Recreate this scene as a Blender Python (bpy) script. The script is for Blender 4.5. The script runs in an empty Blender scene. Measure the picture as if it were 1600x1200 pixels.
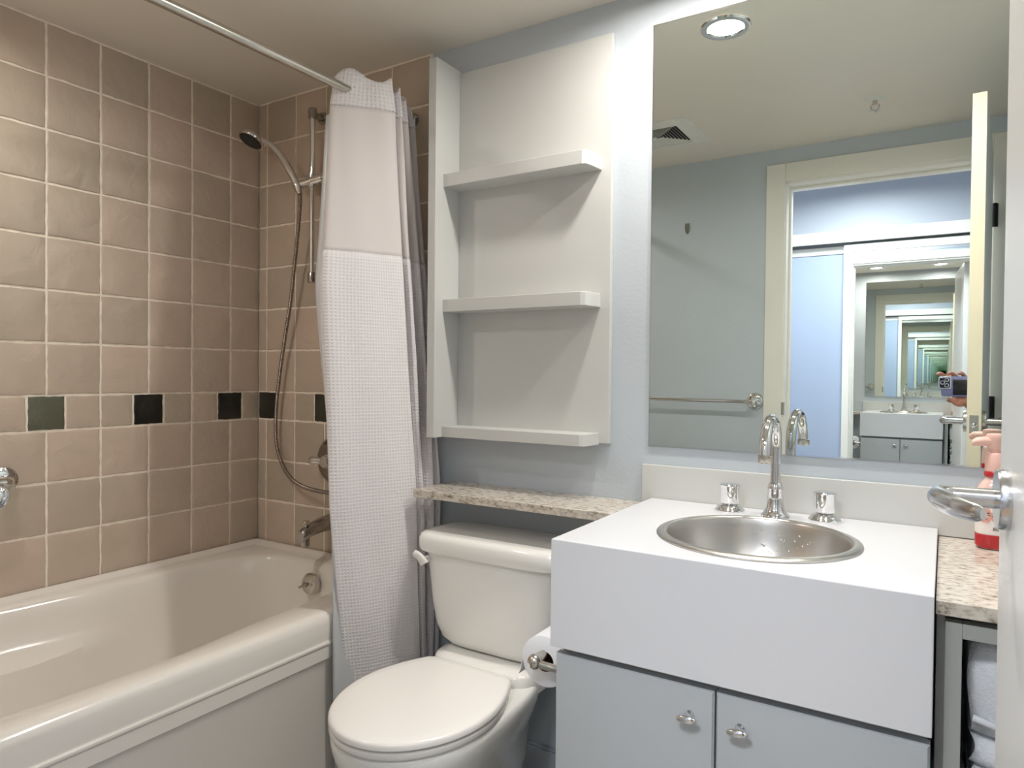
import bpy, bmesh, math, random
from mathutils import Vector, Matrix, Quaternion
R = math.radians; PI = math.pi; V = Vector
random.seed(7)
SC = bpy.context.scene
C = SC.collection

# ------------------------------------------------------------------ camera
YAW, PITCH, ROLL, FPX, CAM_Z = 31.917, -0.861, 0.531, 1086.2, 1.22
cam = bpy.data.cameras.new('camera'); camo = bpy.data.objects.new('camera', cam); C.objects.link(camo)
a, p, r = R(YAW), R(PITCH), R(ROLL)
fwd = V((-math.sin(a)*math.cos(p), math.cos(a)*math.cos(p), math.sin(p)))
rt = V((math.cos(a), math.sin(a), 0)); up = rt.cross(fwd)
rt2 = rt*math.cos(r) + up*math.sin(r); up2 = up*math.cos(r) - rt*math.sin(r)
camo.matrix_world = Matrix(((rt2.x, up2.x, -fwd.x, 0), (rt2.y, up2.y, -fwd.y, 0), (rt2.z, up2.z, -fwd.z, CAM_Z), (0, 0, 0, 1)))
cam.sensor_width = 36; cam.lens = FPX/1600*36; cam.clip_start = 0.004; cam.clip_end = 60
SC.camera = camo

# ------------------------------------------------------------------ world, lights, exposure
SC.view_settings.view_transform = 'Standard'; SC.view_settings.look = 'None'
SC.view_settings.gamma = 1; SC.view_settings.use_curve_mapping = False
SC.view_settings.exposure = 0.76
SC.cycles.max_bounces = 44; SC.cycles.glossy_bounces = 40; SC.cycles.diffuse_bounces = 6
SC.cycles.sample_clamp_indirect = 6
W = bpy.data.worlds.new('world'); SC.world = W; W.use_nodes = True
W.node_tree.nodes['Background'].inputs[0].default_value = (0.55, 0.66, 0.85, 1)
W.node_tree.nodes['Background'].inputs[1].default_value = 0.4

YB, YF, XL, XR, ZC = 1.733, 0.220, -2.2, 0.46, 2.22     # mirror wall, door wall, tub wall, right wall, ceiling
HALL_Y, HALL_Z = -1.13, 2.42
POTS = [(-0.55, 1.43), (-0.05, 1.44)]

def area(name, loc, rot, sx, sy, watts, col, shape='RECTANGLE', spread=180):
    l = bpy.data.lights.new(name, 'AREA'); l.shape = shape; l.size = sx
    if shape != 'DISK': l.size_y = sy
    l.energy = watts; l.color = col; l.spread = R(spread)
    o = bpy.data.objects.new(name, l); C.objects.link(o); o.location = loc; o.rotation_euler = rot
    return o
POT_W = 4.35
for i, (x, y) in enumerate(POTS):
    area('pot_lamp', (x, y, ZC-0.004), (0, 0, 0), 0.085, 0, POT_W, (1.0, 0.95, 0.89), 'DISK', 172)
TUB_FILL = (-1.80, 0.56)  # added fill lamp, out of view, brightens the shower area
area('tub_fill_lamp', (TUB_FILL[0], TUB_FILL[1], ZC-0.004), (0, 0, 0), 0.085, 0, 2.8, (1.0, 0.95, 0.90), 'DISK', 165)
# area lamps stand in for daylight at both ends of the hall; no windows built
area('hall_daylight', (-2.36, -0.5, 1.35), (0, R(-90), 0), 1.5, 1.0, 9, (0.80, 0.89, 1.0))
area('hall_daylight', (2.06, -0.5, 1.35), (0, R(90), 0), 1.5, 1.0, 9, (0.80, 0.89, 1.0))
# the hall's own ceiling lamp
area('hall_lamp', (-0.42, -0.42, HALL_Z-0.03), (0, 0, 0), 0.5, 0, 21, (0.93, 0.96, 1.0), 'DISK', 165)

# ------------------------------------------------------------------ material helpers
def lin(c):
    c = c/255
    return c/12.92 if c <= 0.04045 else ((c+0.055)/1.055)**2.4
def rgb(*c): return tuple(lin(x) for x in c) + (1,)
MATS = {}
def mat(name, col, rough=0.5, metal=0.0, noise=0.04, scale=30, bump=0.0, bscale=60, coat=0.0, spec=0.5, rnoise=0.0):
    m = bpy.data.materials.new(name); m.use_nodes = True; nt = m.node_tree; b = nt.nodes['Principled BSDF']
    b.inputs['Roughness'].default_value = rough; b.inputs['Metallic'].default_value = metal
    b.inputs['Coat Weight'].default_value = coat; b.inputs['Coat Roughness'].default_value = 0.05
    b.inputs['Specular IOR Level'].default_value = spec
    tc = nt.nodes.new('ShaderNodeTexCoord')
    n = nt.nodes.new('ShaderNodeTexNoise'); n.inputs['Scale'].default_value = scale; n.inputs['Detail'].default_value = 3
    nt.links.new(tc.outputs['Object'], n.inputs['Vector'])
    rp = nt.nodes.new('ShaderNodeValToRGB')
    rp.color_ramp.elements[0].position = 0.3; rp.color_ramp.elements[1].position = 0.7
    lo = tuple(max(0, x*(1-noise)) for x in col[:3]) + (1,); hi = tuple(min(1, x*(1+noise)) for x in col[:3]) + (1,)
    rp.color_ramp.elements[0].color = lo; rp.color_ramp.elements[1].color = hi
    nt.links.new(n.outputs['Fac'], rp.inputs['Fac']); nt.links.new(rp.outputs['Color'], b.inputs['Base Color'])
    if rnoise:
        mp = nt.nodes.new('ShaderNodeMapRange'); mp.inputs['To Min'].default_value = rough-rnoise; mp.inputs['To Max'].default_value = rough+rnoise
        nt.links.new(n.outputs['Fac'], mp.inputs['Value']); nt.links.new(mp.outputs['Result'], b.inputs['Roughness'])
    if bump:
        n2 = nt.nodes.new('ShaderNodeTexNoise'); n2.inputs['Scale'].default_value = bscale; n2.inputs['Detail'].default_value = 4
        nt.links.new(tc.outputs['Object'], n2.inputs['Vector'])
        bp = nt.nodes.new('ShaderNodeBump'); bp.inputs['Strength'].default_value = bump; bp.inputs['Distance'].default_value = 0.002
        nt.links.new(n2.outputs['Fac'], bp.inputs['Height']); nt.links.new(bp.outputs['Normal'], b.inputs['Normal'])
    MATS[name] = m
    return m
wall_m = mat('wall_paint_blue_grey', rgb(191, 199, 206), 0.42, noise=0.012, scale=4, bump=0.25, bscale=90)
ceil_m = mat('ceiling_paint', rgb(227, 222, 212), 0.55, noise=0.01, scale=3, bump=0.1, bscale=70)
trim_m = mat('trim_paint_cream', rgb(232, 230, 222), 0.35, noise=0.01, scale=5)
base_m = mat('baseboard_paint', rgb(182, 188, 197), 0.4, noise=0.01, scale=5)
hallw_m = mat('hall_paint', rgb(176, 182, 193), 0.5, noise=0.008, scale=3)
unit_m = mat('shelf_paint', rgb(200, 201, 198), 0.38, noise=0.015, scale=6, bump=0.08, bscale=40)
lam_m = mat('white_laminate', rgb(214, 215, 219), 0.22, noise=0.006, scale=3)
door_m = mat('cabinet_door_grey', rgb(176, 180, 183), 0.33, noise=0.01, scale=4)
carc_m = mat('cabinet_carcass_grey', rgb(150, 152, 150), 0.45, noise=0.02, scale=6)
frame_m = mat('open_shelf_grey', rgb(165, 168, 163), 0.4, noise=0.015, scale=6)
cer_m = mat('ceramic_white', rgb(238, 237, 232), 0.12, noise=0.006, scale=2, coat=0.5)
seat_m = mat('seat_plastic', rgb(242, 239, 235), 0.2, noise=0.006, scale=2)
tub_m = mat('tub_acrylic', rgb(238, 233, 226), 0.16, noise=0.008, scale=2, coat=0.4)
chrome_m = mat('chrome', (0.78, 0.78, 0.78, 1), 0.07, 1.0, noise=0.02, scale=40)
dchrome_m = mat('worn_chrome', (0.42, 0.40, 0.37, 1), 0.2, 1.0, noise=0.12, scale=25, rnoise=0.06)
nickel_m = mat('brushed_nickel', (0.60, 0.57, 0.52, 1), 0.24, 1.0, noise=0.05, scale=60)
steel_m = mat('brushed_steel', (0.62, 0.60, 0.57, 1), 0.3, 1.0, noise=0.015, scale=12)
hose_m = mat('hose_metal', (0.33, 0.28, 0.24, 1), 0.3, 1.0, noise=0.1, scale=100)
black_m = mat('black_metal', rgb(22, 22, 24), 0.4, noise=0.1, scale=30)
rubber_m = mat('dark_spray_face', rgb(52, 50, 48), 0.5, noise=0.2, scale=120, bump=0.5, bscale=200)
paper_m = mat('toilet_paper', rgb(240, 240, 243), 0.9, noise=0.01, scale=20, bump=0.3, bscale=200)
card_m = mat('cardboard_core', rgb(120, 95, 75), 0.9)
towel_m = mat('white_towel', rgb(232, 234, 238), 0.95, noise=0.04, scale=60, bump=1.0, bscale=260)
satin_m = mat('satin_chrome', (0.66, 0.66, 0.67, 1), 0.2, 1.0, noise=0.03, scale=40)
doorface_m = mat('door_paint', rgb(226, 225, 222), 0.3, noise=0.01, scale=4)
dooredge_m = mat('door_edge', rgb(232, 222, 198), 0.45, noise=0.02, scale=8)
dark_m = mat('dark_gap', rgb(40, 40, 42), 0.6)
skin_m = mat('skin', rgb(176, 120, 98), 0.5, noise=0.05, scale=50)
cloth_m = mat('dark_sweater', rgb(52, 55, 66), 0.9, noise=0.08, scale=80, bump=0.4, bscale=200)
jean_m = mat('dark_trousers', rgb(40, 46, 60), 0.9, noise=0.1, scale=90)
hair_m = mat('dark_hair', rgb(38, 28, 22), 0.6, noise=0.2, scale=60)
phone_m = mat('phone_lavender', rgb(120, 124, 168), 0.3, noise=0.02)
wood_m = mat('hall_floor_wood', rgb(168, 140, 108), 0.4, noise=0.1, scale=5)
vent_m = mat('vent_plastic', rgb(225, 225, 220), 0.45)
plaster_m = mat('filler_patch', rgb(120, 120, 112), 0.6)
liner_m = mat('liner_vinyl', rgb(205, 208, 210), 0.3, noise=0.02)
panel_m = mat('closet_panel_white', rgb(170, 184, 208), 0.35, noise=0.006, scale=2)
pink_m = mat('pump_plastic_pink', rgb(232, 190, 178), 0.35)
soap_m = mat('soap_red', rgb(186, 42, 48), 0.15, noise=0.05)
seal_m = mat('caulk', rgb(200, 186, 166), 0.6, noise=0.08, scale=40)

def glassmirror():
    m = bpy.data.materials.new('mirror_silver'); m.use_nodes = True; nt = m.node_tree; b = nt.nodes['Principled BSDF']
    b.inputs['Metallic'].default_value = 1; b.inputs['Roughness'].default_value = 0.0
    tc = nt.nodes.new('ShaderNodeTexCoord'); n = nt.nodes.new('ShaderNodeTexNoise'); n.inputs['Scale'].default_value = 2
    nt.links.new(tc.outputs['Object'], n.inputs['Vector'])
    rp = nt.nodes.new('ShaderNodeValToRGB'); rp.color_ramp.elements[0].color = (0.82, 0.865, 0.825, 1); rp.color_ramp.elements[1].color = (0.83, 0.875, 0.835, 1)
    nt.links.new(n.outputs['Fac'], rp.inputs['Fac']); nt.links.new(rp.outputs['Color'], b.inputs['Base Color'])
    return m
mirror_m = glassmirror()
def closetmirror():
    m = glassmirror(); m.name = 'closet_mirror_silver'
    r_ = m.node_tree.nodes['Color Ramp'].color_ramp if 'Color Ramp' in m.node_tree.nodes else [n for n in m.node_tree.nodes if n.type == 'VALTORGB'][0].color_ramp
    r_.elements[0].color = (0.92, 0.93, 0.925, 1); r_.elements[1].color = (0.93, 0.94, 0.935, 1)
    return m
cmirror_m = closetmirror()

def tile_mat(name, c1, c2, rough, bstr):
    m = bpy.data.materials.new(name); m.use_nodes = True; nt = m.node_tree; b = nt.nodes['Principled BSDF']; L = nt.links.new
    at = nt.nodes.new('ShaderNodeAttribute'); at.attribute_name = 'tint'
    tc = nt.nodes.new('ShaderNodeTexCoord'); n = nt.nodes.new('ShaderNodeTexNoise'); n.inputs['Scale'].default_value = 7; n.inputs['Detail'].default_value = 4
    L(tc.outputs['Object'], n.inputs['Vector'])
    ad = nt.nodes.new('ShaderNodeMath'); ad.operation = 'MULTIPLY_ADD'; ad.inputs[1].default_value = 0.6; L(n.outputs['Fac'], ad.inputs[0]); L(at.outputs['Fac'], ad.inputs[2])
    rp = nt.nodes.new('ShaderNodeValToRGB'); rp.color_ramp.elements[0].position = 0.25; rp.color_ramp.elements[1].position = 0.95
    rp.color_ramp.elements[0].color = c1; rp.color_ramp.elements[1].color = c2
    L(ad.outputs[0], rp.inputs['Fac']); L(rp.outputs['Color'], b.inputs['Base Color'])
    n2 = nt.nodes.new('ShaderNodeTexNoise'); n2.inputs['Scale'].default_value = 14; n2.inputs['Detail'].default_value = 6; n2.inputs['Distortion'].default_value = 0.6
    L(tc.outputs['Object'], n2.inputs['Vector'])
    bp = nt.nodes.new('ShaderNodeBump'); bp.inputs['Strength'].default_value = bstr; bp.inputs['Distance'].default_value = 0.006
    L(n2.outputs['Fac'], bp.inputs['Height']); L(bp.outputs['Normal'], b.inputs['Normal'])
    b.inputs['Roughness'].default_value = rough
    return m
tile_m = tile_mat('beige_tile', rgb(182, 171, 153), rgb(208, 188, 171), 0.42, 0.8)
dtile_m = tile_mat('dark_tile', rgb(20, 17, 17), rgb(104, 106, 88), 0.35, 0.9)
grout_m = mat('grout', rgb(250, 238, 222), 0.85, noise=0.08, scale=50, bump=0.4, bscale=150)

def granite(name, base, mid, dark):
    m = bpy.data.materials.new(name); m.use_nodes = True; nt = m.node_tree; b = nt.nodes['Principled BSDF']; L = nt.links.new
    tc = nt.nodes.new('ShaderNodeTexCoord'); mp = nt.nodes.new('ShaderNodeMapping'); mp.inputs['Scale'].default_value = (0.55, 1.0, 1.0)
    L(tc.outputs['Object'], mp.inputs['Vector'])
    n = nt.nodes.new('ShaderNodeTexNoise'); n.inputs['Scale'].default_value = 95; n.inputs['Detail'].default_value = 5; n.inputs['Roughness'].default_value = 0.7
    L(mp.outputs['Vector'], n.inputs['Vector'])
    rp = nt.nodes.new('ShaderNodeValToRGB'); e = rp.color_ramp.elements
    e[0].position = 0.31; e[0].color = dark; e[1].position = 0.40; e[1].color = mid
    e2 = e.new(0.52); e2.color = base; e3 = e.new(0.66); e3.color = tuple(min(1, x*1.12) for x in base[:3]) + (1,)
    L(n.outputs['Fac'], rp.inputs['Fac'])
    v = nt.nodes.new('ShaderNodeTexVoronoi'); v.inputs['Scale'].default_value = 70; L(mp.outputs['Vector'], v.inputs['Vector'])
    v2 = nt.nodes.new('ShaderNodeValToRGB'); v2.color_ramp.elements[0].position = 0.09; v2.color_ramp.elements[0].color = dark; v2.color_ramp.elements[1].position = 0.16; v2.color_ramp.elements[1].color = (1, 1, 1, 1)
    L(v.outputs['Distance'], v2.inputs['Fac'])
    n3 = nt.nodes.new('ShaderNodeTexNoise'); n3.inputs['Scale'].default_value = 9; L(mp.outputs['Vector'], n3.inputs['Vector'])
    mx = nt.nodes.new('ShaderNodeMix'); mx.data_type = 'RGBA'; mx.blend_type = 'MULTIPLY'
    L(n3.outputs['Fac'], mx.inputs[0]); L(rp.outputs['Color'], mx.inputs[6]); L(v2.outputs['Color'], mx.inputs[7])
    L(mx.outputs[2], b.inputs['Base Color']); b.inputs['Roughness'].default_value = 0.14
    return m
granite_m = granite('speckled_granite', rgb(208, 200, 188), rgb(170, 158, 144), rgb(84, 76, 70))

def waffle_mat(name, col, cell, strength, alpha=1.0):
    m = bpy.data.materials.new(name); m.use_nodes = True; nt = m.node_tree; b = nt.nodes['Principled BSDF']; L = nt.links.new
    uv = nt.nodes.new('ShaderNodeUVMap')
    sp = nt.nodes.new('ShaderNodeSeparateXYZ'); L(uv.outputs['UV'], sp.inputs['Vector'])
    outs = []
    for k in (0, 1):
        mu = nt.nodes.new('ShaderNodeMath'); mu.operation = 'MULTIPLY'; mu.inputs[1].default_value = 2*PI/cell; L(sp.outputs[k], mu.inputs[0])
        s = nt.nodes.new('ShaderNodeMath'); s.operation = 'COSINE'; L(mu.outputs[0], s.inputs[0]); outs.append(s)
    mx = nt.nodes.new('ShaderNodeMath'); mx.operation = 'MAXIMUM'; L(outs[0].outputs[0], mx.inputs[0]); L(outs[1].outputs[0], mx.inputs[1])
    bp = nt.nodes.new('ShaderNodeBump'); bp.inputs['Strength'].default_value = strength; bp.inputs['Distance'].default_value = 0.003
    L(mx.outputs[0], bp.inputs['Height']); L(bp.outputs['Normal'], b.inputs['Normal'])
    rp = nt.nodes.new('ShaderNodeValToRGB'); rp.color_ramp.elements[0].position = 0.0; rp.color_ramp.elements[1].position = 0.6
    rp.color_ramp.elements[0].color = tuple(x*0.93 for x in col[:3]) + (1,); rp.color_ramp.elements[1].color = col
    L(mx.outputs[0], rp.inputs['Fac']); L(rp.outputs['Color'], b.inputs['Base Color'])
    b.inputs['Roughness'].default_value = 0.9; b.inputs['Alpha'].default_value = alpha
    b.inputs['Sheen Weight'].default_value = 0.2
    tr = nt.nodes.new('ShaderNodeBsdfTranslucent'); L(rp.outputs['Color'], tr.inputs['Color'])
    ms = nt.nodes.new('ShaderNodeMixShader'); ms.inputs[0].default_value = 0.22
    L(b.outputs[0], ms.inputs[1]); L(tr.outputs[0], ms.inputs[2]); L(ms.outputs[0], nt.nodes['Material Output'].inputs['Surface'])
    return m
waffle_m = waffle_mat('waffle_weave', rgb(250, 247, 248), 0.0095, 0.3)
header_m = waffle_mat('waffle_header', rgb(251, 248, 249), 0.0115, 0.42)
sheer_m = waffle_mat('sheer_voile', rgb(243, 237, 235), 0.0016, 0.08, 0.95)

def emis(name, col, s):
    m = bpy.data.materials.new(name); m.use_nodes = True; nt = m.node_tree; b = nt.nodes['Principled BSDF']
    b.inputs['Base Color'].default_value = col; b.inputs['Emission Color'].default_value = col; b.inputs['Emission Strength'].default_value = s
    return m
bulb_m = emis('lit_bulb', (1.0, 0.90, 0.74, 1), 9)

# ------------------------------------------------------------------ mesh helpers
def ob(name, bm, m, parent=None, smooth=35, bevel=0, seg=2, recalc=True):
    if recalc: bmesh.ops.recalc_face_normals(bm, faces=bm.faces[:])
    me = bpy.data.meshes.new(name); bm.to_mesh(me); bm.free()
    me.materials.append(m)
    if smooth is not None:
        for f in me.polygons: f.use_smooth = True
        me.set_sharp_from_angle(angle=R(smooth))
    o = bpy.data.objects.new(name, me); C.objects.link(o)
    if parent: o.parent = parent
    if bevel:
        md = o.modifiers.new('bevel', 'BEVEL'); md.width = bevel; md.segments = seg; md.limit_method = 'ANGLE'; md.angle_limit = R(40); md.harden_normals = False
    return o
def tag(o, label=None, cat=None, group=None, kind=None):
    if label: o['label'] = label
    if cat: o['category'] = cat
    if group: o['group'] = group
    if kind: o['kind'] = kind
    return o
def thing(name, loc, label, cat, group=None, kind=None):
    o = bpy.data.objects.new(name, None); C.objects.link(o); o.location = loc; o.empty_display_size = 0.05
    o['_base'] = loc
    return tag(o, label, cat, group, kind)
def add(name, bm, m, parent, **k):
    """a part in world coordinates under a thing at its own base"""
    b = V(parent.get('_base', (0, 0, 0)))
    bmesh.ops.translate(bm, vec=-b, verts=bm.verts[:])
    o = ob(name, bm, m, parent, **k); o['_base'] = tuple(0.0 for _ in range(3))
    o['_base'] = tuple(b)
    return o
def NB(): return bmesh.new()
def box(bm, x0, x1, y0, y1, z0, z1):
    vs = [bm.verts.new((x, y, z)) for x in (x0, x1) for y in (y0, y1) for z in (z0, z1)]
    for q in ((0, 1, 3, 2), (4, 6, 7, 5), (0, 4, 5, 1), (2, 3, 7, 6), (0, 2, 6, 4), (1, 5, 7, 3)): bm.faces.new([vs[i] for i in q])
    return bm
def B(x0, x1, y0, y1, z0, z1): return box(NB(), x0, x1, y0, y1, z0, z1)
def loft(bm, rings, closed=True, cap0=True, cap1=True):
    vr = [[bm.verts.new(p) for p in ring] for ring in rings]
    n = len(vr[0])
    for i in range(len(vr)-1):
        for j in range(n if closed else n-1):
            k = (j+1) % n
            bm.faces.new((vr[i][j], vr[i][k], vr[i+1][k], vr[i+1][j]))
    if cap0: bm.faces.new(list(reversed(vr[0])))
    if cap1: bm.faces.new(vr[-1])
    return vr
def frames(pts):
    pts = [V(p) for p in pts]; T = []
    for i in range(len(pts)):
        q = pts[min(i+1, len(pts)-1)] - pts[max(i-1, 0)]; T.append(q.normalized())
    n = T[0].orthogonal().normalized(); out = []
    for i, t in enumerate(T):
        if i: n = T[i-1].rotation_difference(t) @ n
        n = (n - t*n.dot(t)).normalized(); out.append((pts[i], t, n, t.cross(n)))
    return out
def tube(bm, pts, rad, seg=16, cap=True):
    rs = rad if isinstance(rad, (list, tuple)) else [rad]*len(pts)
    rings = [[p + (n*math.cos(2*PI*k/seg) + b*math.sin(2*PI*k/seg))*rr for k in range(seg)] for (p, t, n, b), rr in zip(frames(pts), rs)]
    loft(bm, rings, cap0=cap, cap1=cap); return bm
def spline(ctrl, n=8):
    c = [V(p) for p in ctrl]; c = [c[0]*2-c[1]] + c + [c[-1]*2-c[-2]]; out = []
    for i in range(1, len(c)-2):
        for k in range(n):
            t = k/n
            out.append(0.5*((2*c[i]) + (-c[i-1]+c[i+1])*t + (2*c[i-1]-5*c[i]+4*c[i+1]-c[i+2])*t*t + (-c[i-1]+3*c[i]-3*c[i+1]+c[i+2])*t**3))
    out.append(c[-2]); return out
def lathe(bm, prof, origin, axis=(0, 0, 1), seg=32, cap0=False, cap1=False):
    ax = V(axis).normalized(); n = ax.orthogonal().normalized(); b = ax.cross(n); o = V(origin)
    rings = [[o + ax*h + (n*math.cos(2*PI*k/seg) + b*math.sin(2*PI*k/seg))*max(rr, 1e-5) for k in range(seg)] for rr, h in prof]
    loft(bm, rings, cap0=cap0, cap1=cap1); return bm
def sgnpow(v, e): return math.copysign(abs(v)**e, v)
def sring(cx, cy, z, rx, ry, n=2.5, N=64, f=None):
    out = []
    for k in range(N):
        t = 2*PI*k/N; x = rx*sgnpow(math.cos(t), 2/n); y = ry*sgnpow(math.sin(t), 2/n)
        if f: x, y = f(x, y)
        out.append(V((cx+x, cy+y, z)))
    return out
def interp(tab, z):
    if z <= tab[0][0]: return list(tab[0][1:])
    for a_, b_ in zip(tab, tab[1:]):
        if z <= b_[0]:
            t = (z-a_[0])/(b_[0]-a_[0]); return [p+(q-p)*t for p, q in zip(a_[1:], b_[1:])]
    return list(tab[-1][1:])
def struct(name, bm, m, label=None, **k):
    o = ob(name, bm, m, smooth=None, **k); o['kind'] = 'structure'
    if label: o['label'] = label
    return o

# ------------------------------------------------------------------ room shell
T = 0.10
struct('floor', B(XL-T, XR+T, YF-0.12, YB+T, -0.08, 0.0), mat('floor_tile_grey', rgb(150, 148, 144), 0.35, noise=0.05, scale=8))
struct('ceiling', B(XL-T, XR+T, YF, YB+T, ZC, ZC+0.08), ceil_m)
wall_left = struct('wall_left', B(XL-T, XL-0.008, YF, YB+T, 0, ZC), grout_m)
wall_back = struct('wall_back', B(XL, XR, YB, YB+T, 0, ZC), wall_m)
struct('wall_right', B(XR, XR+T, YF, YB+T, 0, ZC), wall_m)
DX0, DX1, DZ = -0.607, 0.150, 2.072       # doorway
HY = YF-0.12
bm = NB()
box(bm, XL-T, DX0, HY, YF, 0, HALL_Z); box(bm, DX1, 2.1, HY, YF, 0, HALL_Z); box(bm, DX0, DX1, HY, YF, DZ, HALL_Z)
struct('wall_front', bm, wall_m)
# hall
struct('hall_floor', B(-2.5, 2.2, HALL_Y-T, HY, -0.08, 0), wood_m)
struct('hall_ceiling', B(-2.5, 2.2, HALL_Y-T, HY, HALL_Z, HALL_Z+0.06), hallw_m)
CX0, CX1, CZ = -0.92, 0.75, 2.02          # closet opening
bm = NB()
box(bm, -2.5, CX0, HALL_Y-T, HALL_Y, 0, HALL_Z); box(bm, CX1, 2.2, HALL_Y-T, HALL_Y, 0, HALL_Z); box(bm, CX0, CX1, HALL_Y-T, HALL_Y, CZ+0.07, HALL_Z)
box(bm, CX0-0.02, CX1+0.02, HALL_Y-T-0.02, HALL_Y-T, 0, HALL_Z)
struct('wall_hall', bm, hallw_m)
for x0, x1 in ((-2.5, -2.4), (2.1, 2.2)):
    struct('wall_hall_end', B(x0, x1, HALL_Y, HY, 0, HALL_Z), hallw_m)
# hall side face of the door wall in hall paint
bm = NB(); box(bm, -2.4, DX0-0.07, HY-0.004, HY, 0, HALL_Z); box(bm, DX1+0.07, 2.1, HY-0.004, HY, 0, HALL_Z); box(bm, DX0-0.07, DX1+0.07, HY-0.004, HY, DZ+0.07, HALL_Z)
struct('wall_hall_near', bm, hallw_m)

# ---- shower tiles
def tiles(name, parent, spans, plane, dark=False):
    """spans: (a0,a1,z0,z1,tint); plane maps (a,z,h) to a point"""
    bm = NB(); lay = bm.loops.layers.float_color.new('tint')
    for (a0, a1, z0, z1, tint) in spans:
        g = 0.0034; a0 += g; a1 -= g; z0 += g; z1 -= g
        ns = 7; rim = []
        cs = [(a0, z0), (a1, z0), (a1, z1), (a0, z1)]
        for i in range(4):
            (p0, q0), (p1, q1) = cs[i], cs[(i+1) % 4]
            for k in range(ns):
                t = k/ns; jx = random.uniform(-0.0011, 0.0011); jy = random.uniform(-0.0011, 0.0011)
                rim.append((p0+(p1-p0)*t+jx, q0+(q1-q0)*t+jy))
        ca, cz = (a0+a1)/2, (z0+z1)/2; h = 0.0030+random.uniform(-0.0004, 0.0004)
        tw = random.uniform(-0.004, 0.004), random.uniform(-0.004, 0.004)
        def ring(s, hh):
            return [plane(ca+(x-ca)*(1-s/(a1-a0)*2), cz+(z-cz)*(1-s/(z1-z0)*2), hh+tw[0]*(x-ca)+tw[1]*(z-cz)) for x, z in rim]
        before = len(bm.faces)
        loft(bm, [ring(0, -0.002), ring(0, h*0.45), ring(0.0010, h*0.85), ring(0.0030, h)], cap0=False, cap1=True)
        bm.faces.ensure_lookup_table()
        for f in bm.faces[before:]:
            for l in f.loops: l[lay] = (tint, tint, tint, 1)
    return ob(name, bm, dtile_m if dark else tile_m, parent, smooth=50)
ZL = [ZC-0.003, 2.064, 1.911, 1.757, 1.604, 1.450, 1.297, 1.144, 1.041, 0.890, 0.739, 0.5]
def grid(edges, darkc):
    light, dark = [], []
    for i in range(len(ZL)-1):
        z1, z0 = ZL[i], ZL[i+1]
        if i == 7:
            band = []
            for c in darkc: band += [(c-0.051, c+0.051, 1), (c+0.051, c+0.152, 0), (c+0.152, c+0.253, 0)]
            for a0, a1, d in band:
                a0 = max(a0, edges[0]); a1 = min(a1, edges[-1])
                if a1-a0 > 0.012: (dark if d else light).append((a0, a1, z0, z1, (random.uniform(0.0, 0.15) if d else random.uniform(0.05, 0.6))))
        else:
            for a0, a1 in zip(edges, edges[1:]): light.append((a0, a1, z0, z1, random.uniform(0.05, 0.6)))
    return light, dark
HT = 0.008
ye = [YF] + [0.387+0.152*k for k in range(9)] + [YB-0.004]
lt, dk = grid(ye, [0.083, 0.387, 0.691, 0.995, 1.299, 1.603])
for i, d in enumerate(dk):
    if abs((d[0]+d[1])/2-0.995) < 0.02: dk[i] = d[:4] + (0.55,)
tiles('wall_tiles', wall_left, lt, lambda a_, z, h: V((XL-HT+h, a_, z)))
tiles('accent_tiles', wall_left, dk, lambda a_, z, h: V((XL-HT+h, a_, z)), True)
XT = -1.385
gb = struct('trim_1', B(XL, XT+0.003, YB-0.008, YB+0.004, 0.5, ZC), grout_m, 'grout bed behind the tiled tub end wall')
xe = [XL, -2.157, -2.002, -1.849, -1.697, -1.545, XT]
lt, dk = grid(xe, [-2.153, -1.849, -1.545])
tiles('wall_tiles', gb, lt, lambda a_, z, h: V((a_, YB-HT-h, z)))
tiles('accent_tiles', gb, dk, lambda a_, z, h: V((a_, YB-HT-h, z)), True)
gf = struct('trim_2', B(XL, -1.40, YF-0.004, YF+0.008, 0.5, ZC), grout_m, 'grout bed behind the tiles of the near tub end wall')
xe2 = [XL, -2.157, -2.002, -1.849, -1.697, -1.545, -1.40]
lt, dk = grid(xe2, [-2.153, -1.849, -1.545])
tiles('wall_tiles', gf, lt, lambda a_, z, h: V((a_, YF+HT+h, z)))
tiles('accent_tiles', gf, dk, lambda a_, z, h: V((a_, YF+HT+h, z)), True)

# ---- baseboard, casing
bm = B(-1.385, -0.632, YB-0.014, YB, 0, 0.148); box(bm, -1.385, -0.632, YB-0.010, YB, 0.148, 0.156)
struct('baseboard_back', bm, base_m, bevel=0.002)
def casing(name, y0, y1, label, right=0.045, w=0.080, left=0.080):
    bm = NB(); box(bm, DX0-left, DX0, y0, y1, 0, DZ+w); box(bm, DX1-0.005, DX1+right, y0, y1, 0, DZ+w); box(bm, DX0, DX1-0.005, y0, y1, DZ, DZ+w)
    return struct(name, bm, trim_m, label, bevel=0.003)
cs = casing('door_casing', YF, YF+0.012, 'cream door casing on the bathroom side')
casing('door_casing', HY-0.022, HY-0.004, 'white door casing on the hall side', 0.055, 0.055, 0.022)
bm = NB(); box(bm, DX0-0.001, DX0+0.006, HY-0.01, YF+0.004, 0, DZ); box(bm, DX1-0.012, DX1+0.001, HY-0.01, YF+0.004, 0, DZ); box(bm, DX0, DX1, HY-0.01, YF+0.004, DZ-0.012, DZ+0.001)
box(bm, DX0+0.006, DX0+0.014, HY+0.02, HY+0.06, 0, DZ-0.012); box(bm, DX0+0.012, DX1-0.012, HY+0.02, HY+0.06, DZ-0.024, DZ-0.012)
jamb = struct('door_jamb', bm, trim_m, 'cream door jamb lining with stop', bevel=0.0015)
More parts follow.
